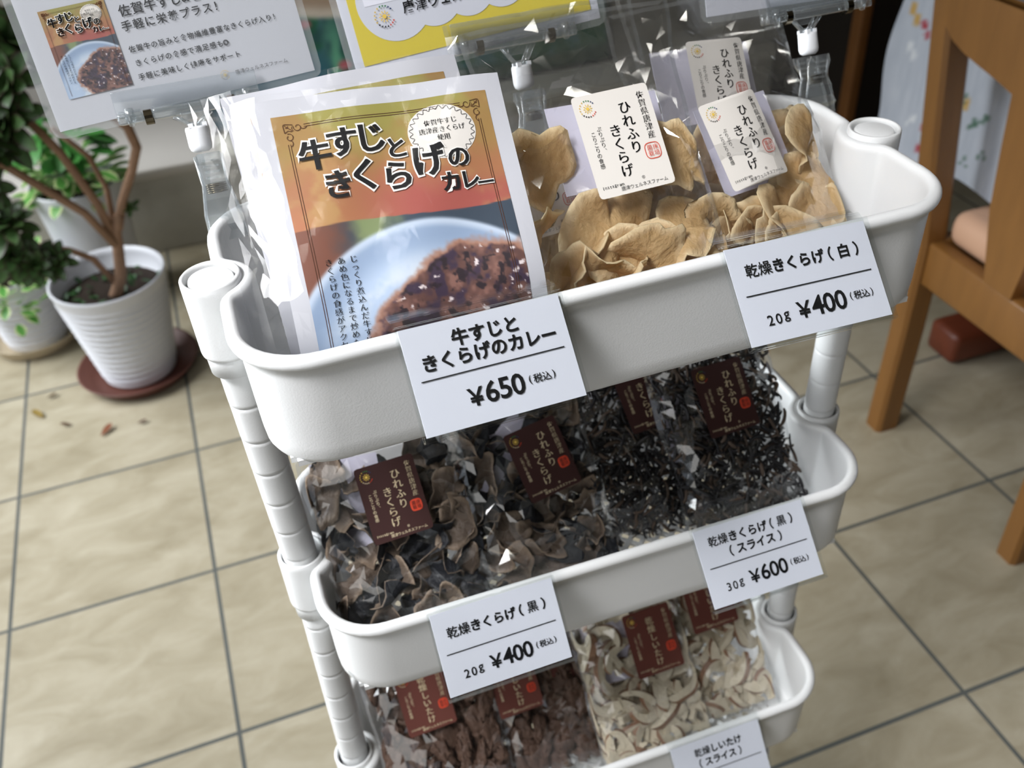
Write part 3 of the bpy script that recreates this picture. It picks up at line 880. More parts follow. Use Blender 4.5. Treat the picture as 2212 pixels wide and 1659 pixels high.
def slice_mesh(name, r, seed):
    R_ = random.Random(seed); mb = MB()
    a0, a1 = R_.uniform(-15, 20), R_.uniform(150, 200); th = r * R_.uniform(.42, .72); n = 20
    st = R_.random() < .45; curl = R_.uniform(.7, 1.1); ell = R_.uniform(.55, 1.0)
    thick = R_.uniform(.0042, .0068)
    bendx = R_.uniform(-10, 10); tw = R_.uniform(-12, 12)
    out = []; inn = []
    for k in range(n + 1):
        t = k / n; a = math.radians(a0 + (a1 - a0) * t); w = th * (0.35 + .65 * math.sin(math.pi * t) ** .6)
        out.append((r * math.cos(a), r * ell * math.sin(a))); inn.append(((r - w) * math.cos(a), (r - w) * ell * math.sin(a)))
    if st:
        m_ = n // 2; px, pz = inn[m_]
        L = r * R_.uniform(.5, 1.0)
        inn[m_ - 2] = (inn[m_ - 2][0], inn[m_ - 2][1]); 
        stem = [(px + r * .16, pz), (px + r * .14, pz - L), (px - r * .16, pz - L * 1.02), (px - r * .16, pz)]
    fb = lambda p: Vector((p.x, p.y + bendx * p.x * p.x + tw * p.x * p.z, p.z + .06 * r * noise.noise(Vector((p.x * 90, seed, p.z * 90)))))
    V = [Vector((x, y, z)) for y in (-thick / 2, thick / 2) for (x, z) in out + inn]
    m2 = 2 * (n + 1)
    V = [fb(p) for p in V]
    F = []; mi = []
    for k in range(n):
        F.append((k, k + 1, n + 2 + k, n + 1 + k)); F.append((m2 + k, m2 + n + 1 + k, m2 + n + 2 + k, m2 + k + 1))
    o = mb.add(V, F, 0, False)
    mb.add([V[i] for i in range(m2)] + [V[i + m2] for i in range(m2)], [(k, m2 + k, m2 + k + 1, k + 1) for k in range(n)], 1, True)
    mb.add([V[i] for i in range(m2)] + [V[i + m2] for i in range(m2)], [(n + 1 + k, n + 2 + k, m2 + n + 2 + k, m2 + n + 1 + k) for k in range(n)] + [(0, n + 1, m2 + n + 1, m2), (n, m2 + n, m2 + 2 * n + 1, 2 * n + 1)], 0, True)
    if st: mb.prism(stem, -thick * .45, thick * .45, 0, fb)
    me = bpy.data.meshes.new(name); me.from_pydata(mb.v, [], mb.f)
    me.materials.append(M['slice']); me.materials.append(M['slicerim'])
    me.polygons.foreach_set('material_index', mb.mi); me.polygons.foreach_set('use_smooth', mb.sm); me.update(); return me
PROTO = {
 'white': [petal_mesh('white_fungus_piece', random.Random(k).uniform(.024, .034), 40 + k, .22, M['wfung']) for k in range(9)],
 'black': [petal_mesh('black_fungus_piece', random.Random(k + 50).uniform(.012, .0195), 70 + k, .36, M['bfung'], .0012) for k in range(9)],
 'cap': [lump_mesh('dried_shiitake_cap', random.Random(k + 90).uniform(.010, .015), 9 + k, M['cap']) for k in range(6)],
 'slice': [slice_mesh('shiitake_slice', random.Random(k + 120).uniform(.014, .0225), 20 + k) for k in range(12)],
}
PNAME = {'white': 'fungus_piece', 'black': 'fungus_piece', 'cap': 'dried_mushroom', 'slice': 'mushroom_slice'}

def bag(loc, deg, w, h, fill, kind, label, group, lab, seed, nitem, tm=0.0125, insert=None, cat='bag of dried mushrooms', name='mushroom_bag', amp=0.0026):
    """lab: (kind, x, z, roll, scale, bend)"""
    Mx = frame(loc, *deg)
    root = empty(name, M=Mx); tag(root, label, cat, group)
    R_ = random.Random(seed)
    def T(u, v):
        g = sstep(0, .14, v) * (1 - .80 * sstep(fill, min(.98, fill + .22), v))
        return tm * (max(0.0, math.sin(math.pi * u)) ** .45) * float(g) + 0.0004
    crf, crb = crumple(seed, w, h, amp, 26), crumple(seed + 100, w, h, amp * .7, 10)
    lx, lz = lab[1], lab[2]
    def front(u, v):
        x = (u - .5) * w * (1 - .05 * math.sin(math.pi * min(1, v / fill))); z = v * h
        t = T(u, v) + crf(x, z) * (0.35 if math.hypot((x - lx) / .026, (z - lz) / .032) < 1 else 1) * min(1, v * 9)
        e = min(u, 1 - u)
        if e < .06: t *= e / .06
        sag = .0035 * math.sin(z * 40 + seed) * (1 if v > fill else 0)
        dx = .004 * noise.noise(Vector((seed, z * 25, u))) * (1 if e < .1 else 0)
        return Vector((x + dx, -max(t, -.001) + sag, z))
    def back(u, v):
        x = (u - .5) * w * (1 - .05 * math.sin(math.pi * min(1, v / fill))); z = v * h
        e = min(u, 1 - u); t = .65 * T(u, v) + .5 * abs(crb(x, z))
        if e < .06: t *= e / .06
        sag = .0035 * math.sin(z * 40 + seed) * (1 if v > fill else 0)
        dx = .004 * noise.noise(Vector((seed, z * 25, u))) * (1 if e < .1 else 0)
        return Vector((x + dx, t + sag, z))
    fb = MB(); facets(fb, 17, 26, front, seed); fb.grid(16, 20, lambda u, v: back(1 - u, v), 0, True)
    rim = [front(0, k / 30) for k in range(31)] + [front(k / 20, 1) for k in range(1, 20)] + [front(1, 1 - k / 30) for k in range(31)]
    V = []
    for q, p in enumerate(rim):
        inw = Vector((.0026, -.0004, 0)) if q < 31 else (Vector((0, -.0004, -.0026)) if q < 50 else Vector((-.0026, -.0004, 0)))
        V += [p, p + inw]
    fb.add(V, [(2 * q, 2 * q + 1, 2 * q + 3, 2 * q + 2) for q in range(len(rim) - 1)], 1, False)
    fb.build('clear_film', [M['film'], M['clip']], root)
    if lab[0]: bag_label(root, lab[0], lx, lz, lab[3], lab[4], -max(.0142, T(.5 + lx / w, lz / h) + .0022), lab[5])
    if insert:
        m_ = MB(); ix, iz, iw, ih, ir = insert
        m_.box((0, 0, 0), (iw, .0003, ih)); m_.build('back_label', M['insert'], root, (ix, .0045, iz), (0, math.radians(ir), 0))
    # contents
    if kind == 'shred':
        m_ = MB()
        for k in range(nitem):
            x = R_.uniform(-.44, .44) * w; z = R_.uniform(.06, fill + .05) * h
            t = T(.5 + x / w, z / h) * .95; y = R_.uniform(-t, t * .4)
            d = Vector((R_.uniform(-1, 1), R_.uniform(-.25, .25), R_.uniform(-1, 1))).normalized(); q = Vector((x, y, z)); L = R_.uniform(.008, .020); pts = []
            cv = Vector((R_.uniform(-1, 1), R_.uniform(-.3, .3), R_.uniform(-1, 1))) * .9
            for s_ in range(6):
                pts.append(q.copy()); q = q + d * L / 5; d = (d + cv * R_.uniform(.1, .7)).normalized()
            for p in pts:
                p.x = max(-w * .46, min(w * .46, p.x)); p.z = max(.003, p.z)
                tt = T(.5 + p.x / w, min(p.z / h, .99)) * .93; p.y = max(-tt, min(tt * .5, p.y))
            rr = R_.uniform(.0007, .0015)
            m_.tube(pts, [rr * .6, rr, rr * 1.1, rr, rr, rr * .5], 5, 1 if R_.random() < .3 else 0)
        o = m_.build('shredded_fungus', [M['shred'], M['shred2']], root); o['kind'] = 'stuff'
    else:
        pool = PROTO[kind]; thickscale = {'white': .45, 'black': .6, 'cap': .45, 'slice': .75}[kind]
        for k in range(nitem):
            me = pool[R_.randrange(len(pool))]
            # even spread over the filled area
            gx = (k * .618 + seed * .37) % 1.0; gz = (k + .5) / nitem
            x = (gx - .5) * w * .90; z = h * (.055 + (fill - .03) * gz) + R_.uniform(-.004, .004)
            z = max(z, .012)
            t = T(.5 + x / w, z / h)
            y = R_.uniform(-.55, .35) * t * thickscale
            if kind == 'white' and abs(x - lx) < .034 and z > lz - .040: z = R_.uniform(.02, max(.025, lz - .040)); y = abs(y)
            if kind != 'white' and abs(x - lx) < .032 and abs(z - lz) < .038: y = .0065 + abs(y) * .3
            if kind == 'cap': rot = Euler((math.pi / 2 + R_.uniform(-.6, .6), R_.uniform(-.5, .5), R_.uniform(0, 6.28)))
            elif kind == 'slice': rot = Euler((R_.uniform(-.9, .9), R_.uniform(0, 6.28), R_.uniform(-.8, .8)))
            elif R_.random() < .75: rot = Euler((math.pi / 2 + R_.uniform(-.75, .75), R_.uniform(-.3, .3), R_.uniform(-.6, .6)))
            else: rot = Euler((R_.uniform(.2, .9), R_.uniform(-.6, .6), R_.uniform(0, 6.28)))
            rot = rot.to_matrix()
            if kind in ('white', 'black'):
                # turn each petal about its own axis, and let the dark side show on some
                if kind == 'black' and R_.random() < .45: rot = rot @ Matrix.Rotation(math.pi, 3, 'X')
                rot = rot @ Matrix.Rotation(R_.uniform(0, 6.28), 3, 'Z')
            # the film presses the piece flat where it would stick out
            me = me.copy(); c0 = Vector((x, y, z)); n_ = len(me.vertices)
            co = np.empty(n_ * 3, np.float32); me.vertices.foreach_get('co', co)
            P = co.reshape(-1, 3) @ np.array(rot).T + np.array(c0)
            P[:, 0] = np.where(np.abs(P[:, 0]) < w * .36, P[:, 0], np.sign(P[:, 0]) * (w * .36 + w * .118 * np.tanh((np.abs(P[:, 0]) - w * .36) / (w * .118))))
            P[:, 2] = np.where(P[:, 2] < .012, .012 - .006 * np.tanh((.012 - P[:, 2]) / .006), P[:, 2])
            uu = np.clip(.5 + P[:, 0] / w, .02, .98); vv = np.clip(P[:, 2] / h, .01, .99)
            tt = np.array([T(a, b) for a, b in zip(uu, vv)])
            near = (np.abs(P[:, 0] - lx) < .024) & (np.abs(P[:, 2] - lz) < .030)
            tf = np.maximum(tt * .90, .0018); tb = np.maximum(tt * .58, .0012)
            P[:, 1] = np.where(P[:, 1] < 0, -tf * np.tanh(-P[:, 1] / tf), tb * np.tanh(P[:, 1] / tb))
            me.vertices.foreach_set('co', (P - np.array(c0)).astype(np.float32).ravel()); me.update()
            o = bpy.data.objects.new(PNAME[kind], me); COL.objects.link(o); o.parent = root
            o.location = c0
    return root
GW, GB, GS, GC, GL = 'bags of dried white fungus', 'bags of dried black fungus', 'bags of sliced black fungus', 'bags of whole dried shiitake', 'bags of sliced dried shiitake'
bag((0.020, -0.072, 0.812), (-42, 0, 0), 0.118, 0.184, .57, 'white', 'front left bag of white fungus with upright cream label beside the curry', GW, ('white', .0085, .1070, 1.5, 1.09, .0), 3, 14, insert=(.0095, .1125, .066, .050, 1))
bag((0.114, -0.055, 0.812), (-42, 6, 0), 0.112, 0.178, .44, 'white', 'front right bag of white fungus with a tilted cream label', GW, ('white', -.0035, .0868, 5.0, 1.0, .004), 8, 14, insert=(.008, .088, .050, .054, -2))
bag((0.126, -0.004, 0.812), (-40, 0, 0), 0.104, 0.178, .46, 'white', 'rear right bag of white fungus, label half hidden behind another', GW, ('white', -.005, .1010, -4, .93, .002), 13, 9, insert=(-.006, .104, .066, .048, 3))
bag((0.018, -0.012, 0.812), (-38, 0, 0), 0.116, 0.165, .48, 'white', 'rear left bag of white fungus, mostly hidden behind the front left bag', GW, ('white', -.026, .0600, 4, .95, .0), 17, 10)
bag((-0.1260, -0.060, 0.589), (-42, 0, 0), 0.110, 0.165, .80, 'black', 'leftmost bag of black fungus on the middle tray', GB, ('black', .0005, .1076, 2.0, .98, .0), 23, 58, insert=(-.026, .112, .045, .060, 4))
bag((-0.0310, -0.040, 0.589), (-42, 0, 0), 0.110, 0.165, .80, 'black', 'second bag of black fungus, its label tilted, on the middle tray', GB, ('black', .0125, .0925, 9.0, .97, .0), 29, 58, insert=(-.012, .100, .050, .060, 8))
bag((0.046, -0.022, 0.589), (-42, 0, 0), 0.108, 0.165, .80, 'shred', 'bag of shredded black fungus in the middle of the middle tray', GS, ('black', .026, .1060, 6.0, .98, .0), 31, 1300, insert=(.030, .105, .040, .060, 8))
bag((0.121, -0.052, 0.589), (-42, 0, 0), 0.102, 0.168, .80, 'shred', 'rightmost bag of shredded black fungus by the right pole', GS, ('black', .000, .1080, 2.0, .98, .0), 37, 1200, insert=(-.016, .100, .050, .062, 6))
bag((-0.124, -0.062, 0.357), (-42, 0, 0), 0.107, 0.165, .78, 'cap', 'leftmost bag of whole dried shiitake on the lowest tray', GC, ('red', -.0063, .1150, 2, .98, .0), 41, 60)
bag((-0.036, -0.047, 0.357), (-42, 0, 0), 0.104, 0.165, .78, 'cap', 'second bag of whole dried shiitake behind the 400 yen card', GC, ('red', -.0195, .0910, 2, .94, .0), 43, 60)
bag((0.050, -0.064, 0.357), (-42, 0, 0), 0.104, 0.165, .74, 'slice', 'left bag of sliced shiitake with a red brown label', GL, ('red', .0160, .1030, 1, 1.05, .0), 47, 84, insert=(-.020, .100, .040, .050, 3))
bag((0.122, -0.050, 0.357), (-42, 0, 0), 0.102, 0.165, .74, 'slice', 'right bag of sliced shiitake in the tray corner by the pole', GL, ('red', .0055, .1120, 1, 1.06, .0), 53, 80)
bag((0.020, -0.022, 0.357), (-38, 0, 0), 0.104, 0.160, .74, 'slice', 'rear bag of sliced shiitake behind the two front bags', GL, ('red', -.028, .0780, 1, 1.0, .0), 59, 30)

# ------------------------------------------------------------------ clips and signs
def pop_clip(loc, deg, zb, zj, zg, jx, xb, label):
    """frame in the plane of the sign; zb gripper bar, zj joint, zg foot of the clip"""
    root = empty('sign_clip', M=frame(loc, *deg)); tag(root, label, 'clip', 'clear sign clips on the top tray')
    b = MB(); bw = 0.0755
    for y in (-.0030, .0030):
        for x0, x1 in ((-bw / 2, -.0245), (-.0195, .0195), (.0245, bw / 2)):
            b.rbox((xb + (x0 + x1) / 2, y, zb), (x1 - x0, .0046, .0058), .0012)
            b.rbox((xb + (x0 + x1) / 2, y * 1.1, zb + .0032), (x1 - x0 - .001, .0030, .0020), .0006)
    b.rbox((xb, -.0042, zb + .0075), (bw, .0010, .0135), .0004); b.rbox((xb, .0042, zb + .0060), (bw, .0010, .0105), .0004)
    for x in (-.031, .031): b.lathe([(0, .0055), (.0024, .005), (.0028, 0), (.0016, -.004), (0, -.0045)], (xb + x, -.0035, zb), 12)
    gb_ = b.build('gripper_bar', M['clip'], root)
    for x in (-.022, .022):
        s_ = MB(); pts = [(x + xb, .0058 * math.cos(math.radians(a)), zb + .0048 * math.sin(math.radians(a))) for a in range(-220, 41, 20)]
        for (p, q) in zip(pts[:-1], pts[1:]):
            s_.add([(p[0] - .0021, p[1], p[2]), (p[0] + .0021, p[1], p[2]), (q[0] + .0021, q[1], q[2]), (q[0] - .0021, q[1], q[2])], [(0, 1, 2, 3)], 0, True)
        s_.build('spring_band', M['steel'], gb_)
    f = MB()
    for sx in (-1, 1):
        f.tube([(jx + sx * .0018, 0, zj + .0065), (jx + sx * .0042, 0, zj + .009), (jx + sx * .0100, 0, zb - .0030)], [.0014, .0013, .0013], 8)
        f.tube([(jx + sx * .0014, .0034, zj + .0065), (jx + sx * .0080, .0034, zb - .0030)], .0009, 8)
    f.rbox((jx, .0012, (zj + .009 + zb) / 2), (.012, .0008, .0045), .0003)
    f.lathe([(0, .0050), (.0030, .0052), (.0036, .0072), (.0024, .0088), (0, .0092)], (jx, 0, zj), 16)
    f.build('fork', M['clip'], root)
    j = MB()
    j.lathe([(0, -.0075), (.0038, -.0075), (.0056, -.0062), (.0062, -.004), (.0060, .005), (.0056, .0062), (.0050, .0060), (.0040, .0050), (0, .0046)], (jx, 0, zj), 24)
    for a in (0, 2.1, 4.2): j.box((jx + .0049 * math.cos(a), .0049 * math.sin(a), zj + .0068), (.0026, .0026, .0024))
    j.build('ball_joint', M['nylon'], root)
    c = MB(); zt = zj - .0085; L = zt - zg; cx = jx + .0025
    for sy in (-1, 1):
        prof = [(.0072 if sy < 0 else .012, 0), (.0060 if sy < 0 else .0085, .12), (.0024, .36), (.0040, .52), (.0026, .70), (.0050, .82), (.0016, .90), (.0042, 1.0)]
        V = []; F = []; wd = [.0062, .0078, .0066, .0088, .0098, .0104, .0105, .0100]
        for (yy, t), w_ in zip(prof, wd):
            for x in (-w_, w_):
                for o_ in (0, .0016): V.append((cx + x, sy * (yy + o_), zt - t * L))
        n = len(prof)
        for i in range(n - 1):
            a = 4 * i; F += [(a, a + 2, a + 6, a + 4), (a + 1, a + 5, a + 7, a + 3), (a, a + 4, a + 5, a + 1), (a + 2, a + 3, a + 7, a + 6)]
        F += [(0, 1, 3, 2), (4 * n - 4, 4 * n - 2, 4 * n - 1, 4 * n - 3)]
        c.add(V, F, 0, False)
        for q in range(4):
            yb = prof[0][0] * (1 - q * .16)
            c.rbox((cx, sy * (yb + .0018), zt - .004 - q * .0032), (.0080, .0012, .0012), .0004)
        for sx in (-1, 1): c.tube([(cx + sx * .0072, sy * .006, zt - .001), (cx + sx * .0066, sy * .0040, zt - .36 * L), (cx + sx * .0096, sy * .004, zt - .7 * L), (cx + sx * .0098, sy * .0035, zg)], .0009, 6)
    sc_ = c.build('spring_clip', M['clip'], root)
    k = MB()
    for q in range(5): k.tube([(cx + .0052 * math.cos(t), .0040 * math.sin(t), zt - .40 * L - .0022 + q * .0011) for t in [math.radians(a) for a in range(0, 361, 24)]], .00045, 6)
    k.build('spring_coil', M['steel'], sc_)
    return root
FL_ = ((-.185, .085, .93), (-22, 0, 0)); FM_ = ((.0, .085, .93), (-22, 0, 0)); FR_ = ((.19, .075, .905), (-22, 0, 0))
pop_clip(*FL_, -.0055, -.0215, -.078, -.0003, -.0005, 'clear sign clip at the left corner of the top tray').rotation_euler.rotate_axis('Y', 0)
pop_clip(*FM_, .0000, -.0205, -.066, .0035, .0020, 'clear sign clip behind the white fungus bags, middle of the back rim')
pop_clip(*FR_, .0128, -.0050, -.050, .0055, .0132, 'clear sign clip on the right side of the top tray')

def sign_base(loc, deg, off, roll, w, h, label, lam=0.004):
    """sheet whose lower left corner lies at off in the sign plane"""
    root = empty('shop_sign', M=frame(loc, *deg) @ Matrix.Translation((off[0], 0, off[1])) @ Matrix.Rotation(-math.radians(roll), 4, 'Y')); tag(root, label, 'sign', 'signs held over the top tray')
    fn = lambda x, y, o=0.0: Vector((x, -o, y))
    l = MB(); rrect(l, lambda x, y, o=0.0: Vector((x, -.0006, y)), w + 2 * lam, h + 2 * lam, .006, 0, w / 2, h / 2)
    rrect(l, lambda x, y, o=0.0: Vector((x, .0008, y)), w + 2 * lam, h + 2 * lam, .006, 0, w / 2, h / 2)
    l.build('laminate', M['sheet'], root)
    return root, fn
# left sign
r, fn = sign_base(*FL_, (-.0680, -.0060), 3.6, .138, .097, 'white laminated sign with a small curry picture, left above the cart')
mb = MB(); cols = []
mb.box((.069, 0.0003, .0485), (.138, .0004, .097), 0)
g = lambda x, y, o=0.0: fn(x, y, o + .0002)
def pic(x, y, o=0.0): return g(.0265 + x, .0585 + y, o)
curry_front(mb, pic, cols, .033, False)
mb2 = MB(); 
for tx, y, sz, tr in (('佐賀牛すじ&きくらげ', .0505, .0062, 1.06), ('手軽に栄養プラス！', .0430, .0055, 1.10)):
    n = len(tx); put_row(mb, g, tx, .0465 + n * sz * tr / 2, y, sz, 6, tr, bold=.012)
for tx, y, sz, tr in (('佐賀牛の旨みと食物繊維豊富なきくらげ入り！', .0315, .0036, 1.07), ('きくらげの食感で満足感も◎', .0243, .0036, 1.10), ('手軽に美味しく健康をサポート', .0172, .0036, 1.10)):
    n = len(tx); put_row(mb, g, tx, .0465 + n * sz * tr / 2, y, sz, 6, tr, bold=.010)
put_row(mb, g, '唐津ウェルネスファーム', .1105, .0085, .0026, 5, 1.02)
sun_logo(mb, g, .0905, .0085, .0026, mats=(1, 1, 1, 1, 5))
while len(cols) < len(mb.v): cols.append(tuple(M['goldink'].node_tree.nodes['Principled BSDF'].inputs['Base Color'].default_value))
mb.build('printed_sheet', CURRY_MATS(), r, cols=cols)
# yellow sign
r, fn = sign_base(*FM_, (-.0923, -.0063), 4.0, .150, .100, 'yellow bordered laminated sign with white cloud shape, middle above the cart')
mb = MB(); g = lambda x, y, o=0.0: fn(x, y, o + .0002)
mb.box((.075, 0.0003, .05), (.150, .0004, .100), 0)
mb.add([g(.0052, .0058, .0001), g(.145, .0058, .0001), g(.145, .095, .0001), g(.0052, .095, .0001)], [(0, 1, 2, 3)], 2)
cl_ = .0003
for cx, cy, rr in ((.031, .036, .0215), (.0535, .0345, .0170), (.074, .0350, .0165), (.0945, .0355, .0165), (.115, .0360, .0165), (.031, .060, .022), (.130, .058, .018)): cl_ += .00002; disc(mb, g, cx, cy, rr, rr, 0, cl_, 48)
mb.add([g(.014, .036, .00046), g(.136, .036, .00046), g(.136, .088, .00046), g(.014, .088, .00046)], [(0, 1, 2, 3)], 0)
sun_logo(mb, g, .0235, .0290, .0062, .0011, mats=(3, 4, 5, 6, 1))
put_row(mb, g, '唐津ウェルネスファーム', .0345 + 11 * .0072 / 2, .0310, .0070, 1, 1.03, bold=.022, off=.0011)
R_ = random.Random(5)
for k in range(9): disc(mb, g, .118 + R_.uniform(-.010, .012), .034 + R_.uniform(-.002, .008), .0042, .0036, 7 + k % 2, .0012 + k * .00008, 16)
mb.build('printed_sheet', [M['paper'], M['ink'], simple('sunny_yellow_print', rgb(226, 204, 52), .5, .35), M['goldink'], M['greenink'], M['blueink'], M['redink'], simple('nut_brown_print', rgb(140, 88, 52), .5), simple('tan_print', rgb(178, 122, 76), .5)], r)
# right sign
r, fn = sign_base(*FR_, (-.0632, .0209), -1.2, .118, .080, 'blank lower edge of a white sign at the upper right of the cart')
mb = MB(); mb.box((.059, 0.0003, .04), (.118, .0004, .080), 0)
mb.build('printed_sheet', [M['paper']], r)

# ------------------------------------------------------------------ behind the cart: painted board, block, post
def board_art(u, v):
    """u from the left, v up from the lower edge, metres"""
    n = fbm(u * 9, v * 9, 41, 4); n2 = fbm(u * 22 + 5, v * 12, 43, 4); n3 = fbm(u * 30, v * 4, 47, 3)
    c = np.zeros(u.shape + (3,)); c[:] = (72, 124, 128)
    c = lerp(c, (44, 104, 132), sstep(.18, .05, v + (n - .5) * .15) * sstep(.36, .22, u))
    c = lerp(c, (40, 104, 74), sstep(.48, .62, n2) * sstep(.2, .3, u))
    c = lerp(c, (40, 72, 84), sstep(.55, .7, n) * .7)
    c = lerp(c, (120, 200, 160), sstep(.028, .004, np.abs(u - .315 + (n2 - .5) * .06)) * sstep(.3, .1, v) * .9)
    c = lerp(c, (24, 70, 50), sstep(.05, .02, v) * sstep(.3, .5, u))
    for fx, fy, fr in ((.335, .095, .022), (.262, .20, .020), (.53, .12, .02), (.70, .22, .025), (.60, .32, .02), (.12, .24, .02)):
        c = lerp(c, (206, 112, 122), sstep(1.0, .5, np.hypot(u - fx, (v - fy) * 1.4) / fr + (n2 - .5) * .8))
    line = .225 - .22 * (u - .237) + (n - .5) * .03
    inside = sstep(.48, .38, u)
    c = lerp(c, (236, 224, 208), sstep(-.012, .0, v - line) * inside)
    c = lerp(c, (196, 170, 148), sstep(.006, .03, v - line) * inside)
    return c
bd = empty('painted_board', M=frame((-0.185, 1.835, 0.222), -10, 0.6, 0)); tag(bd, 'large blurred teal painted board leaning on the ledge behind the cart', 'painting')
mb = MB(); cols = []
art_sheet(mb, lambda x, y, o=0.0: Vector((x, -o - .001, -y)), 0, 0, 1.02, 0.85, 200, 160, lambda u, v: board_art(u, v), 1, 0, cols)
for i, p in enumerate(mb.v): mb.v[i] = (p[0], p[1], p[2])
mb.f = [f[::-1] for f in mb.f]
mb.build('painted_panel', [M['print']], bd, cols=cols)
mb = MB(); mb.box((.51, .014, .425), (1.02, .026, .85)); mb.build('backing', simple('dark_board', rgb(40, 44, 46), .6), bd)
mb = MB()
for c_, d_ in (((-.006, .008, .425), (.014, .036, .874)), ((1.026, .008, .425), (.014, .036, .874)), ((.51, .008, -.006), (1.04, .036, .012)), ((.51, .008, .856), (1.04, .036, .012))): mb.rbox(c_, d_, .002)
mb.build('thin_frame', simple('dark_frame', rgb(52, 58, 60), .5), bd)
tag(box_obj('concrete_block', (1.12, 1.76, .2155), (1.478, 2.02, .43), simple('block_concrete', rgb(150, 146, 138), .9, .2, .2, 18, bump=.003), r=.008), 'grey concrete block on the right end of the ledge', 'block')
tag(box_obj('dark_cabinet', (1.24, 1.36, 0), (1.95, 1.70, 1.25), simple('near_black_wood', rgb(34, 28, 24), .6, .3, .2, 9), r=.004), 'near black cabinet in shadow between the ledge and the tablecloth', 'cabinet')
tag(box_obj('wooden_post', (1.180, 1.29, 0), (1.205, 1.325, .95), simple('brown_post', rgb(120, 78, 40), .5, .3, .2, 12), r=.003), 'thin brown wooden upright beside the end of the grey ledge', 'post')

# ------------------------------------------------------------------ potted plants
potw = simple('white_glazed_pot', rgb(204, 206, 212), .35, .5)
soil = simple('dark_soil', rgb(40, 32, 26), .9, .2, .5, 60, bump=.004)
def leaf_mat(name, c1, c2, edge=None):
    t = NT(name); a = t.n('ShaderNodeAttribute', attribute_name='Col')
    n = t.noise(40, 3, .6, t.obj())
    c = t.mix(n.outputs['Fac'], c1, c2)
    if edge is not None: c = t.mix(a.outputs['Fac'], c, edge)
    b = t.pbsdf(c, .42, .4); tr = t.n('ShaderNodeBsdfTranslucent'); t.l(c, tr.inputs[0])
    mx = t.n('ShaderNodeMixShader'); mx.inputs[0].default_value = .25
    t.l(b.outputs[0], mx.inputs[1]); t.l(tr.outputs[0], mx.inputs[2]); return t.done(mx.outputs[0])
darkleaf = leaf_mat('dark_rosette_leaf', rgb(36, 64, 40), rgb(84, 114, 60), rgb(60, 40, 40))
varleaf = leaf_mat('variegated_leaf', rgb(60, 128, 52), rgb(110, 168, 80), rgb(226, 232, 176))
bark = simple('brown_bark', rgb(148, 118, 96), .8, .2, .3, 40, bump=.003)
def leaf(mb, cols, base, d, up, L, w, fold=.2, curl=.3):
    d = Vector(d).normalized(); side = d.cross(Vector(up)).normalized(); nrm = side.cross(d).normalized()
    P = []; n = 7
    for i in range(n + 1):
        t = i / n; ww = w * math.sin(math.pi * min(1, t * .93 + .05)) ** .7 * (.55 + .75 * t) ; ww *= 1.0 if t < .97 else .3
        c = Vector(base) + d * (L * t) - nrm * (curl * L * t * t)
        for s_ in (-1, -.5, 0, .5, 1):
            P.append(c + side * (s_ * ww * .5) + nrm * (fold * abs(s_) * ww * .5)); q = max(0, abs(s_) * 2 - 1); cols.append((q, q, q, 1))
    mb.add(P, [(i * 5 + k, i * 5 + k + 1, (i + 1) * 5 + k + 1, (i + 1) * 5 + k) for i in range(n) for k in range(4)], 0, True)
def rosette(parent, c, axis, r, n, mat, seed):
    R_ = random.Random(seed); mb = MB(); cols = []
    ax = Vector(axis).normalized(); a = ax.cross(Vector((.3, .8, .1))).normalized(); b = ax.cross(a)
    for k in range(n):
        th = k * 2.39996; f = k / n
        el = 1.25 - 1.25 * f
        d = (a * math.cos(th) + b * math.sin(th)) * math.cos(el) + ax * math.sin(el)
        leaf(mb, cols, (0, 0, 0), d, ax, r * (.55 + .5 * f) * R_.uniform(.85, 1.1), r * .42, .15, .25)
    return mb.build('leaf_rosette', mat, parent, c, cols=cols)
def pot(parent, r0, r1, h, ribs, mat):
    prof = [(0, 0.004), (r0 - .004, 0.004), (r0 - .002, 0), (r0, .003)]
    N = 130
    for k in range(N + 1):
        t = k / N; z = .006 + t * (h - .018); r = r0 + (r1 - r0) * t
        if ribs and .0 < t < .92: r += .0019 * math.sin(2 * math.pi * z / .0142)
        prof.append((r, z))
    prof += [(r1 + .0015, h - .006), (r1 + .002, h - .002), (r1 + .0005, h), (r1 - .003, h - .001), (r1 - .006, h - .012)]
    prof += [(r1 - .008, h - .05), (0, h - .05)]
    mb = MB(); mb.lathe(prof, (0, 0, 0), 56); return fixn(mb.build('pot', mat, parent))
def saucer(parent, r, h, mat, z=0):
    mb = MB(); mb.lathe([(0, .001), (r * .82, 0), (r * .86, .001), (r, h - .002), (r * 1.02, h), (r * .985, h - .001), (r * .84, .005), (0, .005)], (0, 0, 0), 48)
    return fixn(mb.build('saucer', mat, parent, (0, 0, z)))
# the succulent in front
p1 = empty('potted_succulent', (-0.437, 1.245, 0)); tag(p1, 'ribbed white pot with a bare stemmed dark succulent on a brown saucer', 'potted plant')
saucer(p1, .114, .026, simple('brown_plastic_saucer', rgb(98, 62, 54), .45, .4))
pt = pot(p1, .070, .1035, .218, True, potw); pt.location.z = .006
mb = MB(); mb.lathe([(0, .186), (.05, .188), (.0925, .184)], (0, 0, 0), 32); mb.build('soil', soil, p1)
mb = MB(); cols = []; R_ = random.Random(9)
for k in range(60):
    th = R_.uniform(0, 6.28); rr = .088 * math.sqrt(R_.random()); x, y = rr * math.cos(th), rr * math.sin(th)
    leaf(mb, cols, (x, y, .184), (R_.uniform(-1, 1), R_.uniform(-1, 1), R_.uniform(.3, 1.2)), (0, 0, 1), R_.uniform(.012, .024), .009)
mb.build('moss', leaf_mat('moss_green', rgb(30, 66, 40), rgb(70, 110, 60)), p1, cols=cols)
o1 = Vector((-0.437, 1.245, 0))
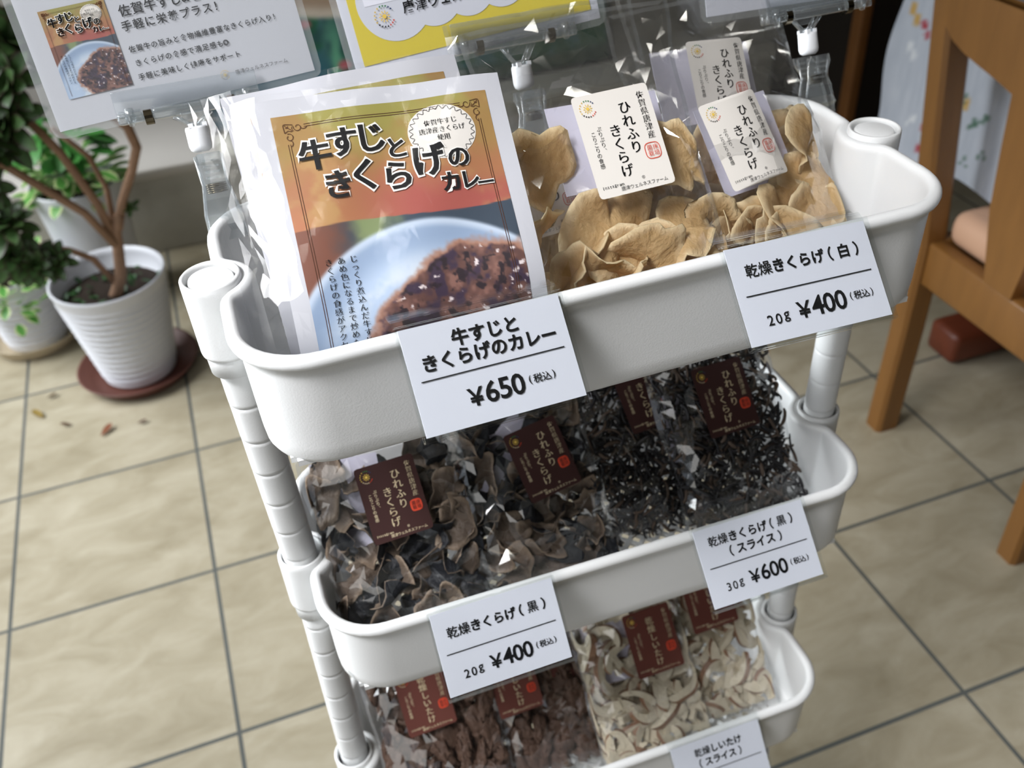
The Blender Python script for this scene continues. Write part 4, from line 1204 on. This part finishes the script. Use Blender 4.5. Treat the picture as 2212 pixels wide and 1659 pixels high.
def W1(x, z, y=1.22): return Vector((x, y, z)) - o1
mb = MB()
mb.tube([W1(-.436, .180, 1.235), W1(-.424, .200), W1(-.408, .235), W1(-.400, .275), W1(-.392, .315), W1(-.378, .345)], [.010, .0115, .0105, .010, .0095, .009], 12)
mb.tube([W1(-.388, .318), W1(-.366, .365, 1.23), W1(-.334, .415, 1.24), W1(-.316, .452, 1.24), W1(-.320, .490, 1.24), W1(-.342, .520, 1.24), W1(-.372, .580, 1.24)], [.0085, .008, .008, .0085, .009, .0085, .007], 10)
mb.tube([W1(-.398, .300), W1(-.406, .372), W1(-.434, .4745), W1(-.463, .537), W1(-.475, .60)], [.0085, .0075, .0075, .007, .006], 10)
mb.tube([W1(-.400, .296, 1.21), W1(-.428, .37, 1.2), W1(-.4733, .4237, 1.2), W1(-.5247, .485, 1.2), W1(-.58, .53, 1.2)], [.0075, .007, .0075, .007, .006], 10)
mb.tube([W1(-.396, .30, 1.23), W1(-.388, .38, 1.26), W1(-.40, .44, 1.27), W1(-.44, .50, 1.27)], [.006, .005, .005, .005], 8)
mb.tube([W1(-.424, .215), W1(-.445, .272), W1(-.477, .2983), W1(-.525, .318), W1(-.56, .315)], [.006, .006, .0055, .0055, .005], 9)
mb.build('stem', bark, p1)
R_ = random.Random(4)
for (x, y, z), r in (((-.470, 1.22, .600), .075), ((-.492, 1.21, .545), .075), ((-.540, 1.19, .545), .07), ((-.520, 1.23, .60), .07), ((-.585, 1.2, .535), .07), ((-.520, 1.20, .50), .055), ((-.565, 1.20, .45), .06), ((-.550, 1.19, .38), .065), ((-.560, 1.19, .325), .06), ((-.530, 1.18, .305), .050),
                     ((-.500, 1.19, .300), .045), ((-.455, 1.25, .655), .08), ((-.372, 1.24, .59), .06), ((-.585, 1.2, .40), .06), ((-.357, 1.23, .35), .022)):
    rosette(p1, Vector((x, y, z)) - o1, (R_.uniform(-.7, .5), R_.uniform(-.9, .0), R_.uniform(.2, .9)), r, 20 if r > .03 else 8, darkleaf, int(x * 1000))
# the tall smooth pot behind
p2 = empty('potted_foliage', (-0.480, 1.560, 0)); tag(p2, 'smooth white pot of green and cream foliage behind the succulent', 'potted plant')
pot(p2, .068, .090, .282, False, potw)
mb = MB(); mb.lathe([(0, .25), (.08, .248)], (0, 0, 0), 24); mb.build('soil', soil, p2)
def foliage(parent, n, rad, z0, z1, L, seed, name='foliage', c=(0, 0), mat=None):
    R_ = random.Random(seed); mb = MB(); cols = []
    for k in range(n):
        th = R_.uniform(0, 6.28); rr = rad * math.sqrt(R_.random())
        p = (c[0] + rr * math.cos(th), c[1] + rr * math.sin(th), R_.uniform(z0, z1))
        leaf(mb, cols, p, (math.cos(th) + R_.uniform(-.5, .5), math.sin(th) + R_.uniform(-.5, .5), R_.uniform(-.3, .9)), (0, 0, 1), L * R_.uniform(.7, 1.2), L * .62, .12, .3)
    return mb.build(name, mat or varleaf, parent, cols=cols)
foliage(p2, 70, .085, .262, .325, .045, 3); foliage(p2, 40, .07, .33, .40, .06, 5, mat=leaf_mat('fresh_green_leaf', rgb(44, 112, 50), rgb(90, 156, 74)))
# the low ribbed pot at the left
p3 = empty('potted_trailing_plant', (-0.640, 1.455, 0)); tag(p3, 'small ribbed white pot on a beige saucer with pale trailing leaves at the far left', 'potted plant')
saucer(p3, .098, .030, simple('beige_saucer', rgb(190, 176, 152), .5, .4))
pt = pot(p3, .062, .082, .165, True, potw); pt.location.z = .006
mb = MB(); mb.lathe([(0, .135), (.07, .133)], (0, 0, 0), 24); mb.build('soil', soil, p3)
foliage(p3, 46, .055, .10, .19, .036, 8, 'trailing_leaves', (-.005, -.075)); foliage(p3, 40, .07, .15, .20, .036, 12)

# fallen leaves
R_ = random.Random(2)
for k, (x, y, lb, a, L) in enumerate(((-.615, 1.219, 'small fallen leaf nearest the beige saucer', .3, .020), (-.6195, 1.1585, 'long yellowish fallen leaf on the tiles left of the brown saucer', 2.2, .032), (-.5686, 1.1153, 'fallen leaf in the middle of the scatter before the brown saucer', 2.8, .020), (-.5149, 1.0576, 'reddish fallen leaf nearest the front, left of the cart', .9, .032), (-.4504, 1.0683, 'dark fallen leaf below the brown saucer, nearest the cart', .1, .018))):
    mb = MB(); cols = []
    leaf(mb, cols, (0, 0, .004), (math.cos(a), math.sin(a), .05), (0, 0, 1), L, L * .42, .25, -.1)
    o = mb.build('fallen_leaf', simple('withered_leaf', [rgb(74, 58, 36), rgb(128, 108, 54), rgb(84, 62, 44), rgb(112, 66, 44), rgb(70, 44, 34)][k], .7, .2, .2, 60), loc=(x, y, 0)); tag(o, lb, 'leaf', 'fallen leaves on the tiles')

# ------------------------------------------------------------------ chair, table, cloth
def wood(name, a, b, sc=(40, 40, 5)):
    t = NT(name); mp = t.n('ShaderNodeMapping'); mp.inputs['Scale'].default_value = sc; t.l(t.obj(), mp.inputs[0])
    n = t.noise(1.0, 5, .6, mp.outputs[0], .5); c = t.mix(n.outputs['Fac'], a, b)
    return t.done(t.pbsdf(c, .38, .45).outputs[0])
oak = wood('honey_oak', rgb(104, 69, 32), rgb(134, 93, 46))
ch = empty('dining_chair', (0.785, 0.39, 0)); tag(ch, 'honey brown wooden dining chair with a pinkish padded seat at the right', 'chair')
oc = Vector((0.785, 0.39, 0))
def bar(mb, pts, wx, wy):
    P = []; n = len(pts)
    for (x, y, z) in pts:
        for sx, sy in ((-1, -1), (1, -1), (1, 1), (-1, 1)):
            for ox, oy in (((.5, .36), (.36, .5)) if (sx * sy > 0) else ((.36, .5), (.5, .36))): P.append((x + sx * wx * ox, y + sy * wy * oy, z))
    F = [(8 * i + k, 8 * i + (k + 1) % 8, 8 * (i + 1) + (k + 1) % 8, 8 * (i + 1) + k) for i in range(n - 1) for k in range(8)] + [tuple(range(8))[::-1], tuple(range(8 * n - 8, 8 * n))]
    mb.add(P, F)
for sy in (1, -1):
    mb = MB(); bar(mb, [(0, sy * .160, 0), (.003, sy * .158, .20), (.003, sy * .158, .36), (-.004, sy * .172, .50), (-.008, sy * .200, .70), (-.010, sy * .206, .78)], .044, .036); mb.build('leg', oak, ch)
    mb = MB(); bar(mb, [(.33, sy * .150, 0), (.33, sy * .150, .36)], .038, .038); mb.build('leg', oak, ch)
    mb = MB(); mb.rbox((.165, sy * .150, .335), (.30, .024, .07), .004); mb.build('side_rail', oak, ch)
mb = MB(); mb.rbox((.004, 0, .335), (.026, .29, .072), .004); mb.build('seat_rail', oak, ch)
mb = MB(); mb.rbox((.33, 0, .335), (.026, .27, .07), .004); mb.build('seat_rail', oak, ch)
half = [(.196, .733), (.188, .684), (.165, .666), (.140, .656), (.111, .649), (.080, .6425), (.0480, .634), (.0465, .564), (.0430, .476), (.032, .41), (.0250, .37)]
mb = MB(); prof = half + [(-a, b) for a, b in half[::-1]]
def lean(p): return Vector((p.y - .022 * (p.z - .37) / .33, p.x, p.z))
q = [(b, a) for a, b in prof]
V = []; n = len(half)
for y0 in (-.011, .011):
    for a, b in half: V.append(lean(Vector((a, y0, b))))
    for a, b in half: V.append(lean(Vector((-a, y0, b))))
F = []
for k in range(n - 1):
    F += [(k, k + 1, n + k + 1, n + k), (2 * n + k, 3 * n + k, 3 * n + k + 1, 2 * n + k + 1), (k, 2 * n + k, 2 * n + k + 1, k + 1), (n + k, n + k + 1, 3 * n + k + 1, 3 * n + k)]
mb.add(V, F); fixn(mb.build('back_splat', oak, ch))
mb = MB(); mb.rbox((.172, 0, .395), (.318, .282, .056), .022, seg=4); mb.build('seat_pad', simple('pink_beige_vinyl', rgb(190, 152, 126), .55, .3, .05, 20), ch)
# table
tb = empty('dining_table', (1.30, 0.25, 0)); tag(tb, 'dark red brown wooden table under the floral cloth, only its foot showing', 'table')
redw = wood('red_brown_wood', rgb(84, 40, 26), rgb(116, 58, 36), (5, 40, 40))
mb = MB(); mb.rbox((0, 0, .70), (.86, 1.06, .03), .006); mb.build('tabletop', redw, tb)
for sy in (.42, -.42):
    mb = MB(); mb.rbox((0.05, sy, .36), (.07, .07, .66), .006); mb.build('pedestal', redw, tb)
    mb = MB(); mb.rbox((0.05, sy, .036), (.72, .075, .066), .014, seg=3); mb.build('foot', redw, tb)
def cloth_art(s_, d):
    c = np.zeros(s_.shape + (3,)); c[:] = (204, 210, 222)
    w_ = fbm(s_ * 400, d * 30, 71, 2); c = lerp(c, (184, 192, 206), w_)
    R_ = random.Random(12); sp = []
    for k in range(46): sp.append((R_.uniform(0, 2.1), R_.uniform(.02, .34), R_.choice('rygggw'), R_.uniform(.006, .010)))
    sp += [(.955, .225, 'r', .013), (.958, .262, 'r', .012), (1.01, .10, 'r', .010), (1.04, .085, 'y', .011), (.86, .195, 'g', .009), (.848, .245, 'g', .008), (.915, .285, 'g', .010), (.88, .27, 'g', .008), (.79, .21, 'w', .014)]
    for a, b, k, r in sp:
        for q in range(4):
            aa, bb = a + r * .8 * math.cos(q * 2.1 + a * 9), b + r * .8 * math.sin(q * 1.7 + b * 20)
            col = {'r': (178, 62, 72), 'y': (206, 166, 92), 'g': (84, 118, 100), 'w': (232, 236, 242)}[k]
            c = lerp(c, col, sstep(1.0, .55, np.hypot(s_ - aa, d - bb) / (r * (.75 if k != 'g' else .5))) * .85)
    return c
mb = MB(); cols = []
x0, x1, y0, y1, rc = .862, 1.74, -.29, .785, .03
Ls = [y1 - rc - y0, rc * math.pi / 2, x1 - x0 - rc]; tot = sum(Ls)
def skirt(s_, d):
    if s_ < Ls[0]: p = Vector((x0, y0 + s_)); nn = Vector((-1, 0)); k = max(0, 1 - (Ls[0] - s_) / .16)
    elif s_ < Ls[0] + Ls[1]:
        a = math.pi - (s_ - Ls[0]) / rc; p = Vector((x0 + rc + rc * math.cos(a), y1 - rc + rc * math.sin(a))); nn = Vector((math.cos(a), math.sin(a))); k = 1
    else: p = Vector((x0 + rc + s_ - Ls[0] - Ls[1], y1)); nn = Vector((0, 1)); k = max(0, 1 - (s_ - Ls[0] - Ls[1]) / .16)
    fl_ = d / .3
    out = .004 + .006 * fl_ * (1 + math.sin(s_ * 26 + .6)) + k * k * (.020 * math.exp(-((fl_ - .50) / .30) ** 2) + .012 * math.exp(-((fl_ - 1.0) / .2) ** 2)) * (1 if nn.y > .4 else .25)
    z = .722 - d * (1 + .10 * k) - .0 * k
    return Vector((p.x + nn.x * out, p.y + nn.y * out, z))
nx, ny = 300, 70
for j in range(ny + 1):
    for i in range(nx + 1):
        mb.v.append(tuple(skirt(i / nx * tot, j / ny * .293)))
ii, jj = np.meshgrid(np.arange(nx + 1), np.arange(ny + 1)); C = tolin(cloth_art(ii / nx * tot, jj / ny * .300)).reshape(-1, 3)
cols = [(r, g_, b_, 1) for r, g_, b_ in C]
for j in range(ny):
    for i in range(nx): mb.f.append((j * (nx + 1) + i, j * (nx + 1) + i + 1, (j + 1) * (nx + 1) + i + 1, (j + 1) * (nx + 1) + i)); mb.mi.append(0); mb.sm.append(True)
b = len(mb.v); mb.v += [(x0, y0, .722), (x1, y0, .722), (x1, y1, .722), (x0 + .01, y1 - .01, .722)]; cols += [tuple(cols[0])] * 4
mb.f.append((b, b + 1, b + 2, b + 3)); mb.mi.append(0); mb.sm.append(False)
o = mb.build('tablecloth', vcol('floral_cloth', .8, .2, .15), cols=cols); tag(o, 'white tablecloth with red and green flowers hanging behind the chair', 'tablecloth')
